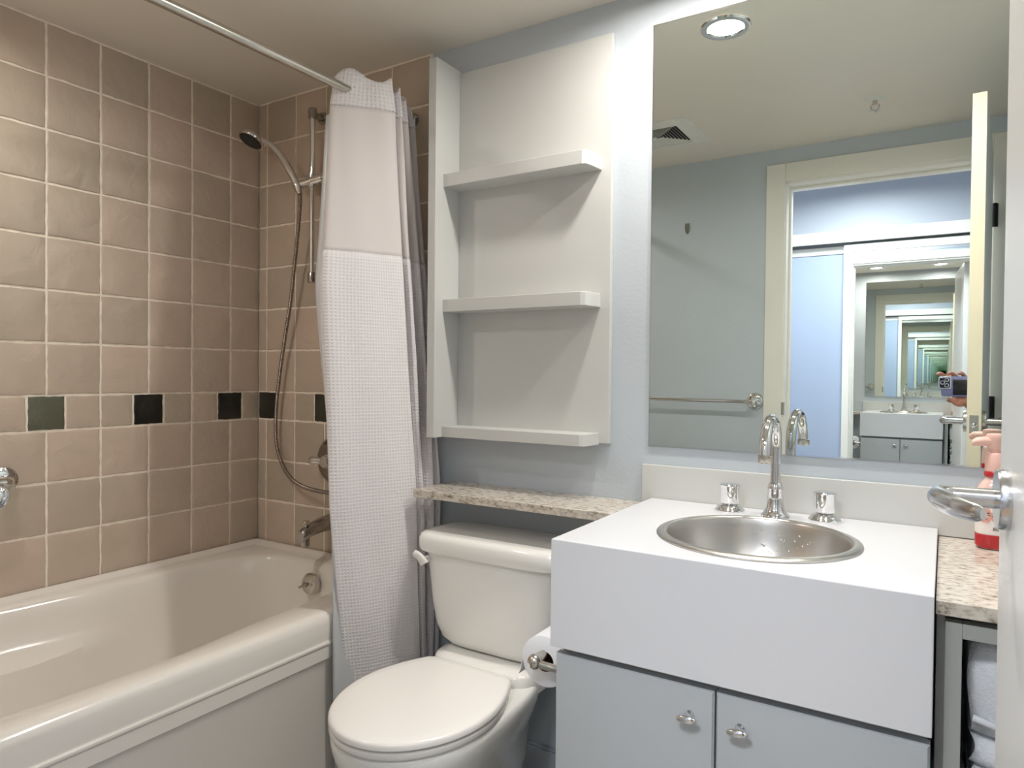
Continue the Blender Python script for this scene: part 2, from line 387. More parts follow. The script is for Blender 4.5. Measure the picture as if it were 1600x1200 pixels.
o = ob('strike_plate', B(DX0-0.004, DX0+0.0075, YF-0.004, YF+0.0135, 1.05, 1.105), nickel_m, cs, bevel=0.001)

# ------------------------------------------------------------------ bathroom door, open into the room along its right side
HXL, LXL = 0.105, 0.056          # left face at hinge and at latch edge
DY0, DY1 = 0.262, 0.985
dv = V((LXL-HXL, DY1-DY0, 0)).normalized(); dn = V((dv.y, -dv.x, 0))     # dn points to the right face
door = thing('door_1', (HXL+dn.x*0.037, DY0, 0), 'white painted bathroom door standing open at the right of the picture', 'door', kind='structure')
DT, DW, DH = 0.037, (V((LXL, DY1, 0))-V((HXL, DY0, 0))).length, 2.052
O = V((HXL, DY0, 0.008))
def D(u, t, z): return O + dv*u + dn*t + V((0, 0, z))
def dbox(u0, u1, t0, t1, z0, z1):
    bm = NB(); vs = [bm.verts.new(D(u, t, z)) for u in (u0, u1) for t in (t0, t1) for z in (z0, z1)]
    for q in ((0, 1, 3, 2), (4, 6, 7, 5), (0, 4, 5, 1), (2, 3, 7, 6), (0, 2, 6, 4), (1, 5, 7, 3)): bm.faces.new([vs[i] for i in q])
    return bm
add('door_slab', dbox(0, DW-0.002, 0, DT, 0, DH), doorface_m, door, smooth=None, bevel=0.0015)
e_ = add('door_edge', dbox(DW-0.0022, DW, 0.0012, DT-0.0012, 0.001, DH-0.001), dooredge_m, door, smooth=None); e_['label'] = 'cream wood latch edge'
add('latch_plate', dbox(DW-0.0005, DW+0.0012, 0.007, DT-0.007, 1.055-0.008, 1.11-0.008), nickel_m, door, smooth=None, bevel=0.0008)
bm = NB(); lathe(bm, [(0.009, 0), (0.009, 0.004), (0.007, 0.009), (0.0001, 0.010)], D(DW+0.001, DT/2, 1.072), dv, 20); add('latch_bolt', bm, chrome_m, door)
HZ = 1.088
for s in (-1, 1):     # lever set on both faces
    n_ = dn*s; f0 = D(DW-0.062, 0 if s < 0 else DT, HZ-0.008)
    h = NB(); lathe(h, [(0.0001, 0.0), (0.033, 0.0), (0.033, 0.0085), (0.0315, 0.011), (0.014, 0.0115), (0.0001, 0.0115)], f0, n_, 40)
    rose = add('door_handle', h, nickel_m if s > 0 else satin_m, door)
    g = NB()
    c0 = f0 + n_*0.010
    pts = [c0, c0+n_*0.02, c0+n_*0.036, c0+n_*0.045-dv*0.001, c0+n_*0.053-dv*0.006, c0+n_*0.056-dv*0.016]
    tube(g, spline(pts, 5), 0.0108, 20)
    q0 = c0+n_*0.054-dv*0.004
    ctrl = [(q0, 0.0115, 0.0105), (q0-dv*0.02+n_*0.001, 0.0125, 0.0095), (q0-dv*0.045-n_*0.003, 0.0125, 0.0085), (q0-dv*0.072-n_*0.011, 0.0115, 0.0075), (q0-dv*0.097-n_*0.024, 0.0095, 0.006), (q0-dv*0.105-n_*0.030, 0.006, 0.004)]
    sp_ = spline([c[0] for c in ctrl], 6); rings = []
    for i, (p_, t_, _, _) in enumerate(frames(sp_)):
        k = min(i/6, 4.999); j = int(k); fr = k-j
        rz = ctrl[j][1]*(1-fr)+ctrl[j+1][1]*fr; rs = ctrl[j][2]*(1-fr)+ctrl[j+1][2]*fr
        sd = t_.cross(V((0, 0, 1))).normalized()
        rings.append([p_ + V((0, 0, 1))*rz*math.sin(2*PI*m_/20) + sd*rs*math.cos(2*PI*m_/20) for m_ in range(20)])
    loft(g, rings)
    add('lever', g, nickel_m if s > 0 else satin_m, rose, smooth=60)
for z in (0.25, 1.10, 1.83):
    bm = NB(); c = D(-0.012, DT+0.006, z-0.045); tube(bm, [c, c+V((0, 0, 0.088))], 0.0075, 14)
    box(bm, c.x-0.004, c.x+0.012, c.y-0.012, c.y+0.001, z-0.037, z+0.05)
    add('hinge', bm, black_m, door, bevel=0.0005)

# ------------------------------------------------------------------ bathtub
TX0, TX1, TY0, TY1, TZ = XL-0.0005, -1.44, YF+0.017, YB-0.0175, 0.553
tub = thing('bathtub', ((TX0+TX1)/2, 1.0, 0), 'cream acrylic bathtub with stepped apron along the tiled left wall', 'bathtub')
TCX, TCY = -1.845, 0.985
angs = sorted(set([2*PI*k/120 for k in range(120)]))
def rect_pt(t, x0, x1, y0, y1, r_):
    # ray from centre to a rounded rectangle
    dx, dy = math.cos(t), math.sin(t)
    n = 2/(r_) if r_ else 40
    cx, cy = TCX, TCY
    hx = (x1-cx) if dx > 0 else (cx-x0); hy = (y1-cy) if dy > 0 else (cy-y0)
    k = 1/((abs(dx)/hx)**n + (abs(dy)/hy)**n)**(1/n)
    return cx+dx*k, cy+dy*k
corner = [math.atan2(yy-TCY, xx-TCX) % (2*PI) for xx in (TX0, TX1) for yy in (TY0, TY1)]
angs = sorted(angs + corner)
def tring(z, x0, x1, y0, y1, r_=None, f=None):
    out = []
    for t in angs:
        x, y = rect_pt(t, x0, x1, y0, y1, r_) if r_ else rect_pt(t, x0, x1, y0, y1, 0.04)
        zz = z
        if f: x, y, zz = f(x, y, z)
        out.append(V((x, y, zz)))
    return out
def sm(e0, e1, v): 
    t = max(0, min(1, (v-e0)/(e1-e0))); return t*t*(3-2*t)
def inner(depth):
    def f(x, y, z):
        if x > -1.7:                       # front rim edge drifts
            x -= 0.030*sm(0.9, 1.25, y)*(1-sm(1.42, 1.6, y)); x += 0.0
        else:
            x -= 0.030*(1-sm(0.8, 1.15, y))
        if depth > 0.12:                    # arm rests: wall steps in below them
            w = (1-sm(0.86, 1.17, y))*min(1, (depth-0.12)/0.02)
            x += (0.075*w if x < TCX else -0.05*w)
        return x, y, z + lift(x, y)
    return f
def lift(x, y): return 0.023*max(1-sm(-2.05, -1.78, x), sm(1.58, 1.65, y)*(1-sm(-1.62, -1.5, x)))*1.0
bm = NB(); rings = []
rings.append(tring(0.470, TX0, TX1-0.004, TY0, TY1))
rings.append(tring(0.525, TX0, TX1, TY0, TY1))
rings.append(tring(0.541, TX0, TX1-0.004, TY0, TY1))
rings.append(tring(0.550, TX0+0.001, TX1-0.013, TY0+0.001, TY1-0.001))
rings.append(tring(0.553, TX0+0.002, TX1-0.028, TY0+0.002, TY1-0.002, None, lambda x, y, z: (x, y, z+lift(x, y))))
IN = (-2.125, -1.525, 0.335, 1.655)
rings.append(tring(0.551, IN[0]-0.012, IN[1]+0.012, IN[2]-0.012, IN[3]+0.012, 0.55, inner(0)))
rings.append(tring(0.545, IN[0], IN[1], IN[2], IN[3], 0.55, inner(0)))
for d, ins, near in ((0.012, 0.006, 0.005), (0.05, 0.012, 0.02), (0.10, 0.017, 0.045), (0.125, 0.020, 0.06), (0.14, 0.022, 0.068), (0.17, 0.026, 0.085), (0.24, 0.036, 0.13), (0.31, 0.055, 0.18), (0.36, 0.085, 0.24), (0.385, 0.13, 0.30), (0.395, 0.2, 0.38)):
    rings.append(tring(0.545-d, IN[0]+ins, IN[1]-ins, IN[2]+near, IN[3]-ins*1.15, 0.55, inner(d) if d < 0.33 else None))
loft(bm, rings, cap0=False, cap1=True)
add('basin', bm, tub_m, tub, smooth=50)
# raised tile flange round three sides
bm = NB()
def flange(pts, nrm):
    nrm = V(nrm); rings = []
    for p_ in pts:
        p_ = V(p_); rings.append([p_, p_+V((0, 0, 0.589)), p_+V((0, 0, 0.589))+nrm*0.008, p_+nrm*0.016+V((0, 0, 0.583)), p_+nrm*0.024+V((0, 0, 0.579)), p_+nrm*0.034+V((0, 0, 0.5765)), p_+nrm*0.038+V((0, 0, 0.545)), p_+V((0, 0, 0.545))])
    for r_ in rings: r_[0].z = 0.54
    loft(bm, rings)
flange([(TX0, TY0, 0), (TX0, TY1, 0)], (1, 0, 0)); flange([(TX0, TY1, 0), (TX1-0.03, TY1, 0)], (0, -1, 0)); flange([(TX0, TY0, 0), (TX1-0.02, TY0, 0)], (0, 1, 0))
add('tile_flange', bm, tub_m, tub, smooth=50)
# apron: fascia, bright step, recessed panel
prof = [(TX1-0.006, 0.500), (TX1-0.003, 0.474), (TX1+0.0015, 0.470), (TX1+0.0015, 0.465), (TX1-0.003, 0.458), (TX1-0.004, 0.424), (TX1-0.007, 0.420), (TX1-0.014, 0.419), (TX1-0.016, 0.415), (TX1-0.016, 0.02), (TX1-0.016, 0.0), (TX1-0.06, 0.0), (TX1-0.06, 0.50)]
bm = NB(); loft(bm, [[V((x, y, z)) for x, z in prof] for y in (TY0, TY1-0.10)])
pr2 = [(TX1-0.006, 0.500), (TX1-0.003, 0.474), (TX1+0.0015, 0.470), (TX1+0.0015, 0.465), (TX1-0.003, 0.458), (TX1-0.004, 0.424), (TX1-0.004, 0.420), (TX1-0.004, 0.419), (TX1-0.004, 0.415), (TX1-0.004, 0.02), (TX1-0.004, 0.0), (TX1-0.06, 0.0), (TX1-0.06, 0.50)]
loft(bm, [[V((x, y, z)) for x, z in pr2] for y in (TY1-0.095, TY1)])
add('apron', bm, tub_m, tub, smooth=30)
# overflow plate with trip lever on the drain-end wall
oc = V((-1.80, 1.617, 0.508)); on = V((0, -1, 0.13)).normalized()
bm = NB(); lathe(bm, [(0.0001, 0.010), (0.020, 0.010), (0.031, 0.007), (0.035, 0.002), (0.035, -0.012)], oc, on, 36); ov = add('overflow_plate', bm, nickel_m, tub)
bm = NB(); tube(bm, spline([oc+on*0.008, oc+on*0.018+V((-0.004, 0, -0.002)), oc+on*0.026+V((-0.022, 0, -0.014))], 5), [0.005]*5+[0.004]*6, 12); tube(bm, [oc+on*0.006+V((0.017, 0, 0)), oc+on*0.012+V((0.017, 0, 0))], 0.005, 12); tube(bm, [oc+on*0.006+V((-0.017, 0, 0)), oc+on*0.012+V((-0.017, 0, 0))], 0.005, 12)
add('trip_lever', bm, dchrome_m, ov)

# ------------------------------------------------------------------ shower fittings
SX = -1.862; SY = 1.676; WY = YB-0.0135       # slide bar axis
rail = thing('shower_rail', (SX, WY, 1.55), 'chrome vertical slide bar on the tiled end wall', 'shower rail')
bm = NB(); tube(bm, [(SX, SY, 1.545), (SX, SY, 2.108)], 0.0095, 20); add('bar', bm, chrome_m, rail)
for z in (2.108, 1.545):
    bm = NB(); tube(bm, [(SX, SY, z-0.018), (SX, SY, z-0.016), (SX, SY, z+0.014), (SX, SY, z+0.018)], [0.013, 0.015, 0.015, 0.013], 20)
    tube(bm, spline([(SX, SY, z), (SX+0.002, SY+0.02, z-0.002), (SX+0.003, WY-0.004, z-0.004)], 4), [0.010]*4+[0.011]*5, 16); lathe(bm, [(0.0001, 0.012), (0.018, 0.010), (0.022, 0.0), ], (SX+0.003, WY, z-0.004), (0, -1, 0), 24)
    add('bracket', bm, dchrome_m, rail)
bm = NB(); tube(bm, [(SX-0.052, SY-0.012, 1.868), (SX-0.046, SY-0.010, 1.868), (SX+0.030, SY+0.004, 1.882), (SX+0.042, SY+0.006, 1.884)], [0.011, 0.0165, 0.0165, 0.014], 20)
tube(bm, [(SX, SY, 1.855), (SX, SY, 1.90)], 0.0155, 20); add('slider', bm, chrome_m, rail)
# hand shower
hs = thing('hand_shower', (SX-0.06, SY-0.01, 1.85), 'chrome hand shower with dark spray face held in the slide bar', 'hand shower')
hp = [(-1.903, 1.652, 1.842), (-1.914, 1.650, 1.872), (-1.938, 1.642, 1.918), (-1.970, 1.632, 1.968), (-2.008, 1.618, 2.010), (-2.050, 1.606, 2.032)]
bm = NB(); sp_ = spline(hp, 6); tube(bm, sp_, [0.0105 + 0.0035*math.sin(PI*min(1, i/22)) + (0.001 if i < 6 else 0) for i in range(len(sp_))], 20); add('handle', bm, chrome_m, hs)
bm = NB(); tube(bm, [(-1.899, 1.654, 1.832), (-1.905, 1.652, 1.847), (-1.911, 1.650, 1.862)], [0.009, 0.0125, 0.0130], 18); add('hose_nut', bm, nickel_m, hs)
hc = V((-2.078, 1.594, 2.034)); hn = V((-0.10, -0.45, -0.89)).normalized()
bm = NB(); lathe(bm, [(0.0001, -0.022), (0.018, -0.021), (0.034, -0.014), (0.0445, -0.003), (0.046, 0.004), (0.0435, 0.009), (0.0405, 0.0095)], hc, hn, 40); add('shower_head', bm, chrome_m, hs)
bm = NB(); lathe(bm, [(0.0395, 0.0095), (0.036, 0.0085), (0.020, 0.0075), (0.0001, 0.0075)], hc, hn, 40)
for k in range(18):
    an = 2*PI*k/18; n0 = hn.orthogonal().normalized(); b0 = hn.cross(n0); q = hc+hn*0.0075+(n0*math.cos(an)+b0*math.sin(an))*0.029
    lathe(bm, [(0.0016, 0), (0.0012, 0.002), (0.0001, 0.0021)], q, hn, 6)
add('spray_face', bm, rubber_m, hs)
hz = [(-1.899, 1.654, 1.835), (-1.900, 1.655, 1.80), (-1.912, 1.66, 1.735), (-1.945, 1.672, 1.60), (-1.980, 1.682, 1.455), (-2.010, 1.688, 1.355), (-2.043, 1.692, 1.22), (-2.066, 1.694, 1.08), (-2.066, 1.695, 0.965), (-2.036, 1.695, 0.888), (-1.985, 1.690, 0.842), (-1.925, 1.682, 0.820), (-1.86, 1.680, 0.810), (-1.80, 1.69, 0.805), (-1.765, 1.705, 0.800)]
hpts = spline(hz, 44)
# arc-length resample so that the ribs are even
dd = [0]
for p0, p1 in zip(hpts, hpts[1:]): dd.append(dd[-1]+(p1-p0).length)
step = 0.0014; rs_, ps_, j = [], [], 0; s_ = 0; i_ = 0
while s_ < dd[-1]:
    while dd[j+1] < s_: j += 1
    t = (s_-dd[j])/(dd[j+1]-dd[j]); ps_.append(hpts[j].lerp(hpts[j+1], t)); rs_.append(0.0074 if i_ % 4 in (0, 1) else 0.0056); s_ += step; i_ += 1
bm = NB(); tube(bm, ps_, rs_, 10); add('hose', bm, hose_m, hs, smooth=80)

# mixer valve and tub spout
vv = thing('shower_valve', (-1.80, WY, 0.912), 'round metal shower valve on the tiles, half behind the curtain', 'shower valve')
VC = V((-1.795, WY, 0.912))
bm = NB(); lathe(bm, [(0.0001, 0.016), (0.03, 0.016), (0.058, 0.012), (0.078, 0.005), (0.082, 0.0)], VC, (0, -1, 0), 48); add('escutcheon', bm, dchrome_m, vv)
bm = NB(); tube(bm, [VC+V((0, -0.010, 0)), VC+V((0, -0.04, 0)), VC+V((0, -0.052, 0))], [0.026, 0.024, 0.018], 28)
tube(bm, [VC+V((0.02, -0.034, -0.002)), VC+V((-0.05, -0.037, 0.0)), VC+V((-0.066, -0.040, 0.0)), VC+V((-0.072, -0.040, 0.0))], [0.012, 0.0135, 0.0155, 0.013], 20); add('valve_handle', bm, chrome_m, vv)
ts = thing('tub_spout', (-1.80, WY, 0.70), 'dark metal tub spout with pull-up diverter above the tub', 'tub spout')
bm = NB()
rings = []
for (y, z, rx, rz) in ((WY+0.001, 0.700, 0.028, 0.028), (WY-0.02, 0.700, 0.028, 0.028), (WY-0.055, 0.698, 0.0265, 0.0255), (WY-0.09, 0.692, 0.024, 0.023), (WY-0.118, 0.684, 0.022, 0.021), (WY-0.135, 0.677, 0.020, 0.021), (WY-0.143, 0.672, 0.015, 0.018)):
    rings.append([V((-1.80+rx*math.cos(2*PI*k/24), y, z+rz*math.sin(2*PI*k/24))) for k in range(24)])
loft(bm, rings)
lathe(bm, [(0.015, -0.032), (0.0155, -0.010), (0.0145, 0.0)], (-1.80, WY-0.124, 0.672), (0, 0, 1), 20, True, True)
add('spout_body', bm, dchrome_m, ts)
bm = NB(); lathe(bm, [(0.004, 0), (0.004, 0.014), (0.011, 0.016), (0.011, 0.021), (0.0001, 0.0225)], (-1.80, WY-0.120, 0.702), (0, 0, 1), 18); add('diverter_knob', bm, nickel_m, ts)
# grab bar at the left edge of the picture
gbt = thing('grab_bar', (XL, 0.88, 0.912), 'chrome grab bar flange on the tiled left wall at the picture edge', 'grab bar')
for y in (0.882, 0.40):
    bm = NB(); lathe(bm, [(0.0001, 0.012), (0.022, 0.012), (0.036, 0.006), (0.0385, -0.002)], (XL, y, 0.912), (1, 0, 0), 36); add('flange', bm, chrome_m, gbt)
bm = NB(); tube(bm, spline([(XL+0.008, 0.882, 0.912), (XL+0.035, 0.880, 0.912), (XL+0.048, 0.862, 0.912), (XL+0.050, 0.83, 0.912), (XL+0.050, 0.45, 0.912), (XL+0.048, 0.42, 0.912), (XL+0.035, 0.402, 0.912), (XL+0.008, 0.40, 0.912)], 6), 0.0155, 20); add('bar', bm, chrome_m, gbt)

# ------------------------------------------------------------------ curtain rod and curtain
RX, RZ = -1.452, 2.022
rod = thing('curtain_rod', (RX, 1.0, RZ), 'brushed metal shower curtain rod running over the tub edge', 'curtain rod')
bm = NB(); tube(bm, [(RX, YF+0.02, RZ-0.012), (RX, 1.0, RZ-0.003), (RX, YB-0.02, RZ+0.001)], 0.0125, 24); add('rod', bm, nickel_m, rod)
bm = NB(); lathe(bm, [(0.0001, 0.034), (0.0135, 0.034), (0.0145, 0.012), (0.021, 0.006), (0.023, 0.0)], (RX, WY, RZ+0.001), (0, -1, 0), 28); fl = add('flange', bm, dchrome_m, rod); fl['label'] = 'dark rod end flange'
bm = NB(); lathe(bm, [(0.0001, 0.034), (0.0135, 0.034), (0.0145, 0.012), (0.021, 0.006), (0.023, 0.0)], (RX, YF+0.0135, RZ-0.012), (0, 1, 0), 28); add('flange', bm, dchrome_m, rod)

cur = thing('shower_curtain', (-1.42, 1.55, 0.14), 'white waffle weave shower curtain with sheer window bunched beside the tub', 'shower curtain')
# plan of the folds at several heights: lists of (x, y)
PL = {
 2.07: [(-1.475, 1.475), (-1.500, 1.435), (-1.470, 1.425), (-1.425, 1.470), (-1.385, 1.515), (-1.390, 1.535), (-1.475, 1.540), (-1.485, 1.555), (-1.395, 1.568), (-1.398, 1.583), (-1.480, 1.590), (-1.482, 1.603), (-1.405, 1.612), (-1.412, 1.625), (-1.480, 1.632), (-1.480, 1.642), (-1.418, 1.650), (-1.425, 1.660), (-1.478, 1.668), (-1.470, 1.682)],
 1.97: [(-1.480, 1.465), (-1.502, 1.420), (-1.470, 1.405), (-1.420, 1.455), (-1.370, 1.520), (-1.378, 1.540), (-1.470, 1.545), (-1.480, 1.560), (-1.385, 1.568), (-1.390, 1.584), (-1.472, 1.592), (-1.472, 1.606), (-1.392, 1.612), (-1.400, 1.628), (-1.470, 1.636), (-1.468, 1.647), (-1.400, 1.655), (-1.408, 1.668), (-1.465, 1.675), (-1.460, 1.690)],
 1.47: [(-1.485, 1.420), (-1.492, 1.375), (-1.450, 1.350), (-1.395, 1.430), (-1.345, 1.535), (-1.352, 1.556), (-1.430, 1.566), (-1.432, 1.584), (-1.352, 1.588), (-1.360, 1.606), (-1.425, 1.615), (-1.420, 1.632), (-1.352, 1.638), (-1.362, 1.655), (-1.420, 1.660), (-1.415, 1.672), (-1.365, 1.676), (-1.368, 1.688), (-1.410, 1.695), (-1.420, 1.705)],
 0.85: [(-1.428, 1.430), (-1.432, 1.380), (-1.415, 1.350), (-1.375, 1.425), (-1.320, 1.560), (-1.325, 1.585), (-1.385, 1.592), (-1.388, 1.610), (-1.325, 1.612), (-1.330, 1.632), (-1.380, 1.642), (-1.378, 1.655), (-1.322, 1.660), (-1.326, 1.676), (-1.375, 1.682), (-1.370, 1.690), (-1.320, 1.692), (-1.324, 1.702), (-1.365, 1.706), (-1.385, 1.712)],
 0.14: [(-1.425, 1.500), (-1.428, 1.450), (-1.410, 1.425), (-1.360, 1.480), (-1.300, 1.575), (-1.305, 1.598), (-1.372, 1.606), (-1.375, 1.622), (-1.310, 1.622), (-1.315, 1.640), (-1.370, 1.648), (-1.368, 1.660), (-1.315, 1.662), (-1.320, 1.676), (-1.368, 1.682), (-1.362, 1.690), (-1.322, 1.692), (-1.326, 1.702), (-1.362, 1.706), (-1.380, 1.712)],
}
PLK = sorted(PL)
def plan(z, pl=PL, keys=PLK):
    if z <= keys[0]: return pl[keys[0]]
    for a_, b_ in zip(keys, keys[1:]):
        if z <= b_:
            t = (z-a_)/(b_-a_); return [(p_[0]+(q[0]-p_[0])*t, p_[1]+(q[1]-p_[1])*t) for p_, q in zip(pl[a_], pl[b_])]
    return pl[keys[-1]]
def sheet(name, z0, z1, m, nz, parent, off=0.0, thick=0.0012, wob=0.002, bottom=0.0, topf=None, pl=PL, keys=PLK):
    bm = NB(); uvl = bm.loops.layers.uv.new('UVMap'); rows = []; us = []
    for i in range(nz+1):
        z = z0+(z1-z0)*i/nz
        pts = spline([V((x, y, 0)) for x, y in plan(z, pl, keys)], 7)
        row = []; u = 0; ul = []
        for k, q in enumerate(pts):
            if k: u += (q-pts[k-1]).length
            ul.append(u)
            t = (pts[min(k+1, len(pts)-1)]-pts[max(k-1, 0)]).normalized(); n = V((t.y, -t.x, 0))
            w = wob*math.sin(k*0.9+z*5.0)+wob*0.7*math.sin(k*0.37-z*11)
            zz = z
            if topf: zz = topf(k, len(pts), z, i/nz)
            if bottom and i == 0: zz += bottom*math.sin(k*0.22)
            row.append(bm.verts.new((q.x+n.x*(w+off), q.y+n.y*(w+off), zz)))
        rows.append(row); us.append(ul)
    mid = [u for u in us[len(us)//2]]
    for i in range(nz):
        for k in range(len(rows[0])-1):
            f = bm.faces.new((rows[i][k], rows[i][k+1], rows[i+1][k+1], rows[i+1][k]))
            for l, (ii, kk) in zip(f.loops, ((i, k), (i, k+1), (i+1, k+1), (i+1, k))): l[uvl].uv = (mid[kk], rows[ii][kk].co.z)
    o = add(name, bm, m, parent, smooth=180, recalc=False)
    md = o.modifiers.new('solid', 'SOLIDIFY'); md.thickness = thick; md.offset = 0
    return o
def htop(k, n, z, t):
    return z + t*(0.012*math.sin(k*0.42+0.6) - 0.028*max(0, (k/n-0.35)) + 0.012*(1-sm(18, 34, k)))
sheet('header', 1.972, 2.058, header_m, 10, cur, topf=htop, off=0.001)
sheet('sheer_panel', 1.552, 1.975, sheer_m, 26, cur, thick=0.0006)
sheet('waffle_panel', 0.14, 1.556, waffle_m, 70, cur, off=0.0005, thick=0.0016)
LN = {z: [(q[0]-0.020, q[1]+0.006) for q in PL[z][:5]] for z in PLK}
LN[0.14] = [(-1.431, 1.43), (-1.431, 1.395), (-1.424, 1.372), (-1.40, 1.40), (-1.37, 1.46)]
LN[0.85] = [(-1.436, 1.43), (-1.436, 1.395), (-1.430, 1.366), (-1.398, 1.432), (-1.36, 1.50)]
LN[1.47] = [(-1.505, 1.42), (-1.512, 1.375), (-1.480, 1.362), (-1.422, 1.44), (-1.372, 1.545)]
sheet('liner', 0.10, 1.95, liner_m, 40, cur, thick=0.0006, pl=LN, keys=PLK)

# ------------------------------------------------------------------ wall shelf unit
CXL, CXR, CXB, CY = -1.292, -1.264, -0.762, 1.600
ws = thing('wall_shelf_unit', (-1.02, YB, 1.03), 'off-white open wall shelf unit between curtain and mirror', 'wall shelf')
add('side_panel', B(CXL, CXR, CY, YB-0.001, 1.030, 2.136), unit_m, ws, smooth=None, bevel=0.0015)
add('back_panel', B(CXR, CXB, YB-0.018, YB-0.001, 1.034, 2.128), unit_m, ws, smooth=None, bevel=0.0015)
SYF = 1.637
for (z0, z1) in ((1.768, 1.806), (1.400, 1.437), (1.030, 1.062)):
    bm = NB(); prof = [(CXR-0.0005, SYF), (-0.812, SYF), (-0.800, SYF+0.006), (-0.795, SYF+0.03), (-0.790, YB-0.017), (CXR-0.0005, YB-0.017)]
    loft(bm, [[V((x, y, z)) for x, y in prof] for z in (z0, z1)])
    add('shelf', bm, unit_m, ws, smooth=None, bevel=0.0015)
tag(cs, None)

# ------------------------------------------------------------------ granite ledge, vanity
lg = tag(ob('granite_ledge', B(-1.288, -0.669, 1.538, YB-0.001, 0.864, 0.886), granite_m, smooth=None, bevel=0.0015), 'narrow speckled granite ledge above the toilet tank', 'ledge')
BX0, BX1, BY0, BZ0, BZ1 = -0.641, -0.008, 1.177, 0.694, 0.902
SKX, SKY, SKR = -0.312, 1.413, 0.176
bx = thing('sink_counter', ((BX0+BX1)/2, 1.45, BZ0), 'thick white laminate sink counter block on the grey vanity cabinet', 'sink counter')
bm = NB()
crn = [(BX0, BY0), (BX1, BY0), (BX1, YB-0.016), (BX0, YB-0.016)]
an = sorted([2*PI*k/96 for k in range(96)] + [math.atan2(y-SKY, x-SKX) % (2*PI) for x, y in crn])
def bxp(t):
    dx, dy = math.cos(t), math.sin(t); k = min(((BX1-SKX)/dx if dx > 1e-9 else 9), ((BX0-SKX)/dx if dx < -1e-9 else 9), ((YB-0.016-SKY)/dy if dy > 1e-9 else 9), ((BY0-SKY)/dy if dy < -1e-9 else 9))
    return SKX+dx*k, SKY+dy*k
outer = [bxp(t) for t in an]; circ = [(SKX+SKR*math.cos(t), SKY+SKR*math.sin(t)) for t in an]
loft(bm, [[V((x, y, z)) for x, y in ring] for ring, z in ((circ, BZ0), (outer, BZ0), (outer, BZ1), (circ, BZ1))], cap0=False, cap1=False)
vtop = bm.verts[:]
loft(bm, [[V((x, y, z)) for x, y in circ] for z in (BZ1, BZ0)], cap0=False, cap1=False)
bmesh.ops.remove_doubles(bm, verts=bm.verts[:], dist=1e-5)
add('counter_block', bm, lam_m, bx, smooth=None, bevel=0.0018)
sk = thing('round_sink', (SKX, SKY, BZ1), 'round brushed steel drop-in sink in the white counter', 'sink')
bm = NB()
prof = [(0.176, 0.0), (0.1905, 0.0005), (0.191, 0.002), (0.189, 0.0045), (0.180, 0.0075), (0.176, 0.0075), (0.173, 0.006), (0.1705, 0.001), (0.168, -0.012), (0.163, -0.04), (0.154, -0.07), (0.138, -0.098), (0.112, -0.120), (0.075, -0.132), (0.035, -0.137), (0.022, -0.138), (0.022, -0.15)]
lathe(bm, prof, (SKX, SKY, BZ1), (0, 0, 1), 96, False, True); add('bowl', bm, steel_m, sk, smooth=40)
bm = NB(); lathe(bm, [(0.022, 0.0), (0.021, 0.002), (0.018, 0.002), (0.014, -0.001), (0.012, 0.004), (0.0001, 0.0055)], (SKX, SKY, BZ1-0.1385), (0, 0, 1), 28); add('drain', bm, chrome_m, sk)
random.seed(3)
bm = NB()
for k in range(26):      # water drops on the far wall of the bowl
    t = R(random.uniform(60, 105)); zz = random.uniform(-0.075, -0.02); rr = 0.168-(-zz)*0.18
    q = V((SKX+rr*math.cos(t), SKY+rr*math.sin(t), BZ1+zz)); s_ = random.uniform(0.0012, 0.0024)
    bmesh.ops.create_icosphere(bm, subdivisions=2, radius=s_, matrix=Matrix.Translation(q) @ Matrix.Diagonal((1, 0.6, 1.2, 1)))
wd = add('water_drops', bm, chrome_m, sk, smooth=180); wd['kind'] = 'stuff'

fc = thing('faucet', (-0.322, 1.662, BZ1), 'chrome gooseneck faucet with two round knobs behind the sink', 'faucet')
FX, FY = -0.320, 1.640
bm = NB(); lathe(bm, [(0.0001, 0), (0.031, 0.0), (0.031, 0.004), (0.028, 0.009), (0.0265, 0.010), (0.0235, 0.015), (0.0195, 0.024), (0.0175, 0.04), (0.0165, 0.060), (0.0175, 0.062), (0.0175, 0.067), (0.0165, 0.073), (0.013, 0.079), (0.0001, 0.08)], (FX, FY, BZ1), (0, 0, 1), 40); add('base', bm, chrome_m, fc)
g = [(FX, FY, BZ1+0.07), (FX, FY, BZ1+0.11), (FX, FY, BZ1+0.150)]
rc = 0.071
for k in range(1, 15):
    t = PI*k/14*0.97; g.append((FX+0.006*k/14, FY-rc*(1-math.cos(t)), BZ1+0.153+rc*math.sin(t)))
g += [(FX+0.0065, FY-2*rc-0.001, BZ1+0.140)]
bm = NB(); tube(bm, spline(g, 4), 0.0118, 24); add('spout', bm, chrome_m, fc)
bm = NB(); e = V(g[-1]); lathe(bm, [(0.0120, 0.014), (0.0145, 0.013), (0.0145, -0.001), (0.0135, -0.003), (0.010, -0.003), (0.0001, -0.001)], e, (0, 0, 1), 28); add('aerator', bm, nickel_m, fc)
bm = NB(); tube(bm, [(FX, FY+0.014, BZ1+0.055), (FX, FY+0.016, BZ1+0.09)], 0.002, 10); lathe(bm, [(0.0001, 0), (0.004, 0.001), (0.004, 0.007), (0.0001, 0.008)], (FX, FY+0.016, BZ1+0.09), (0, 0, 1), 14); add('drain_lift_rod', bm, chrome_m, fc)
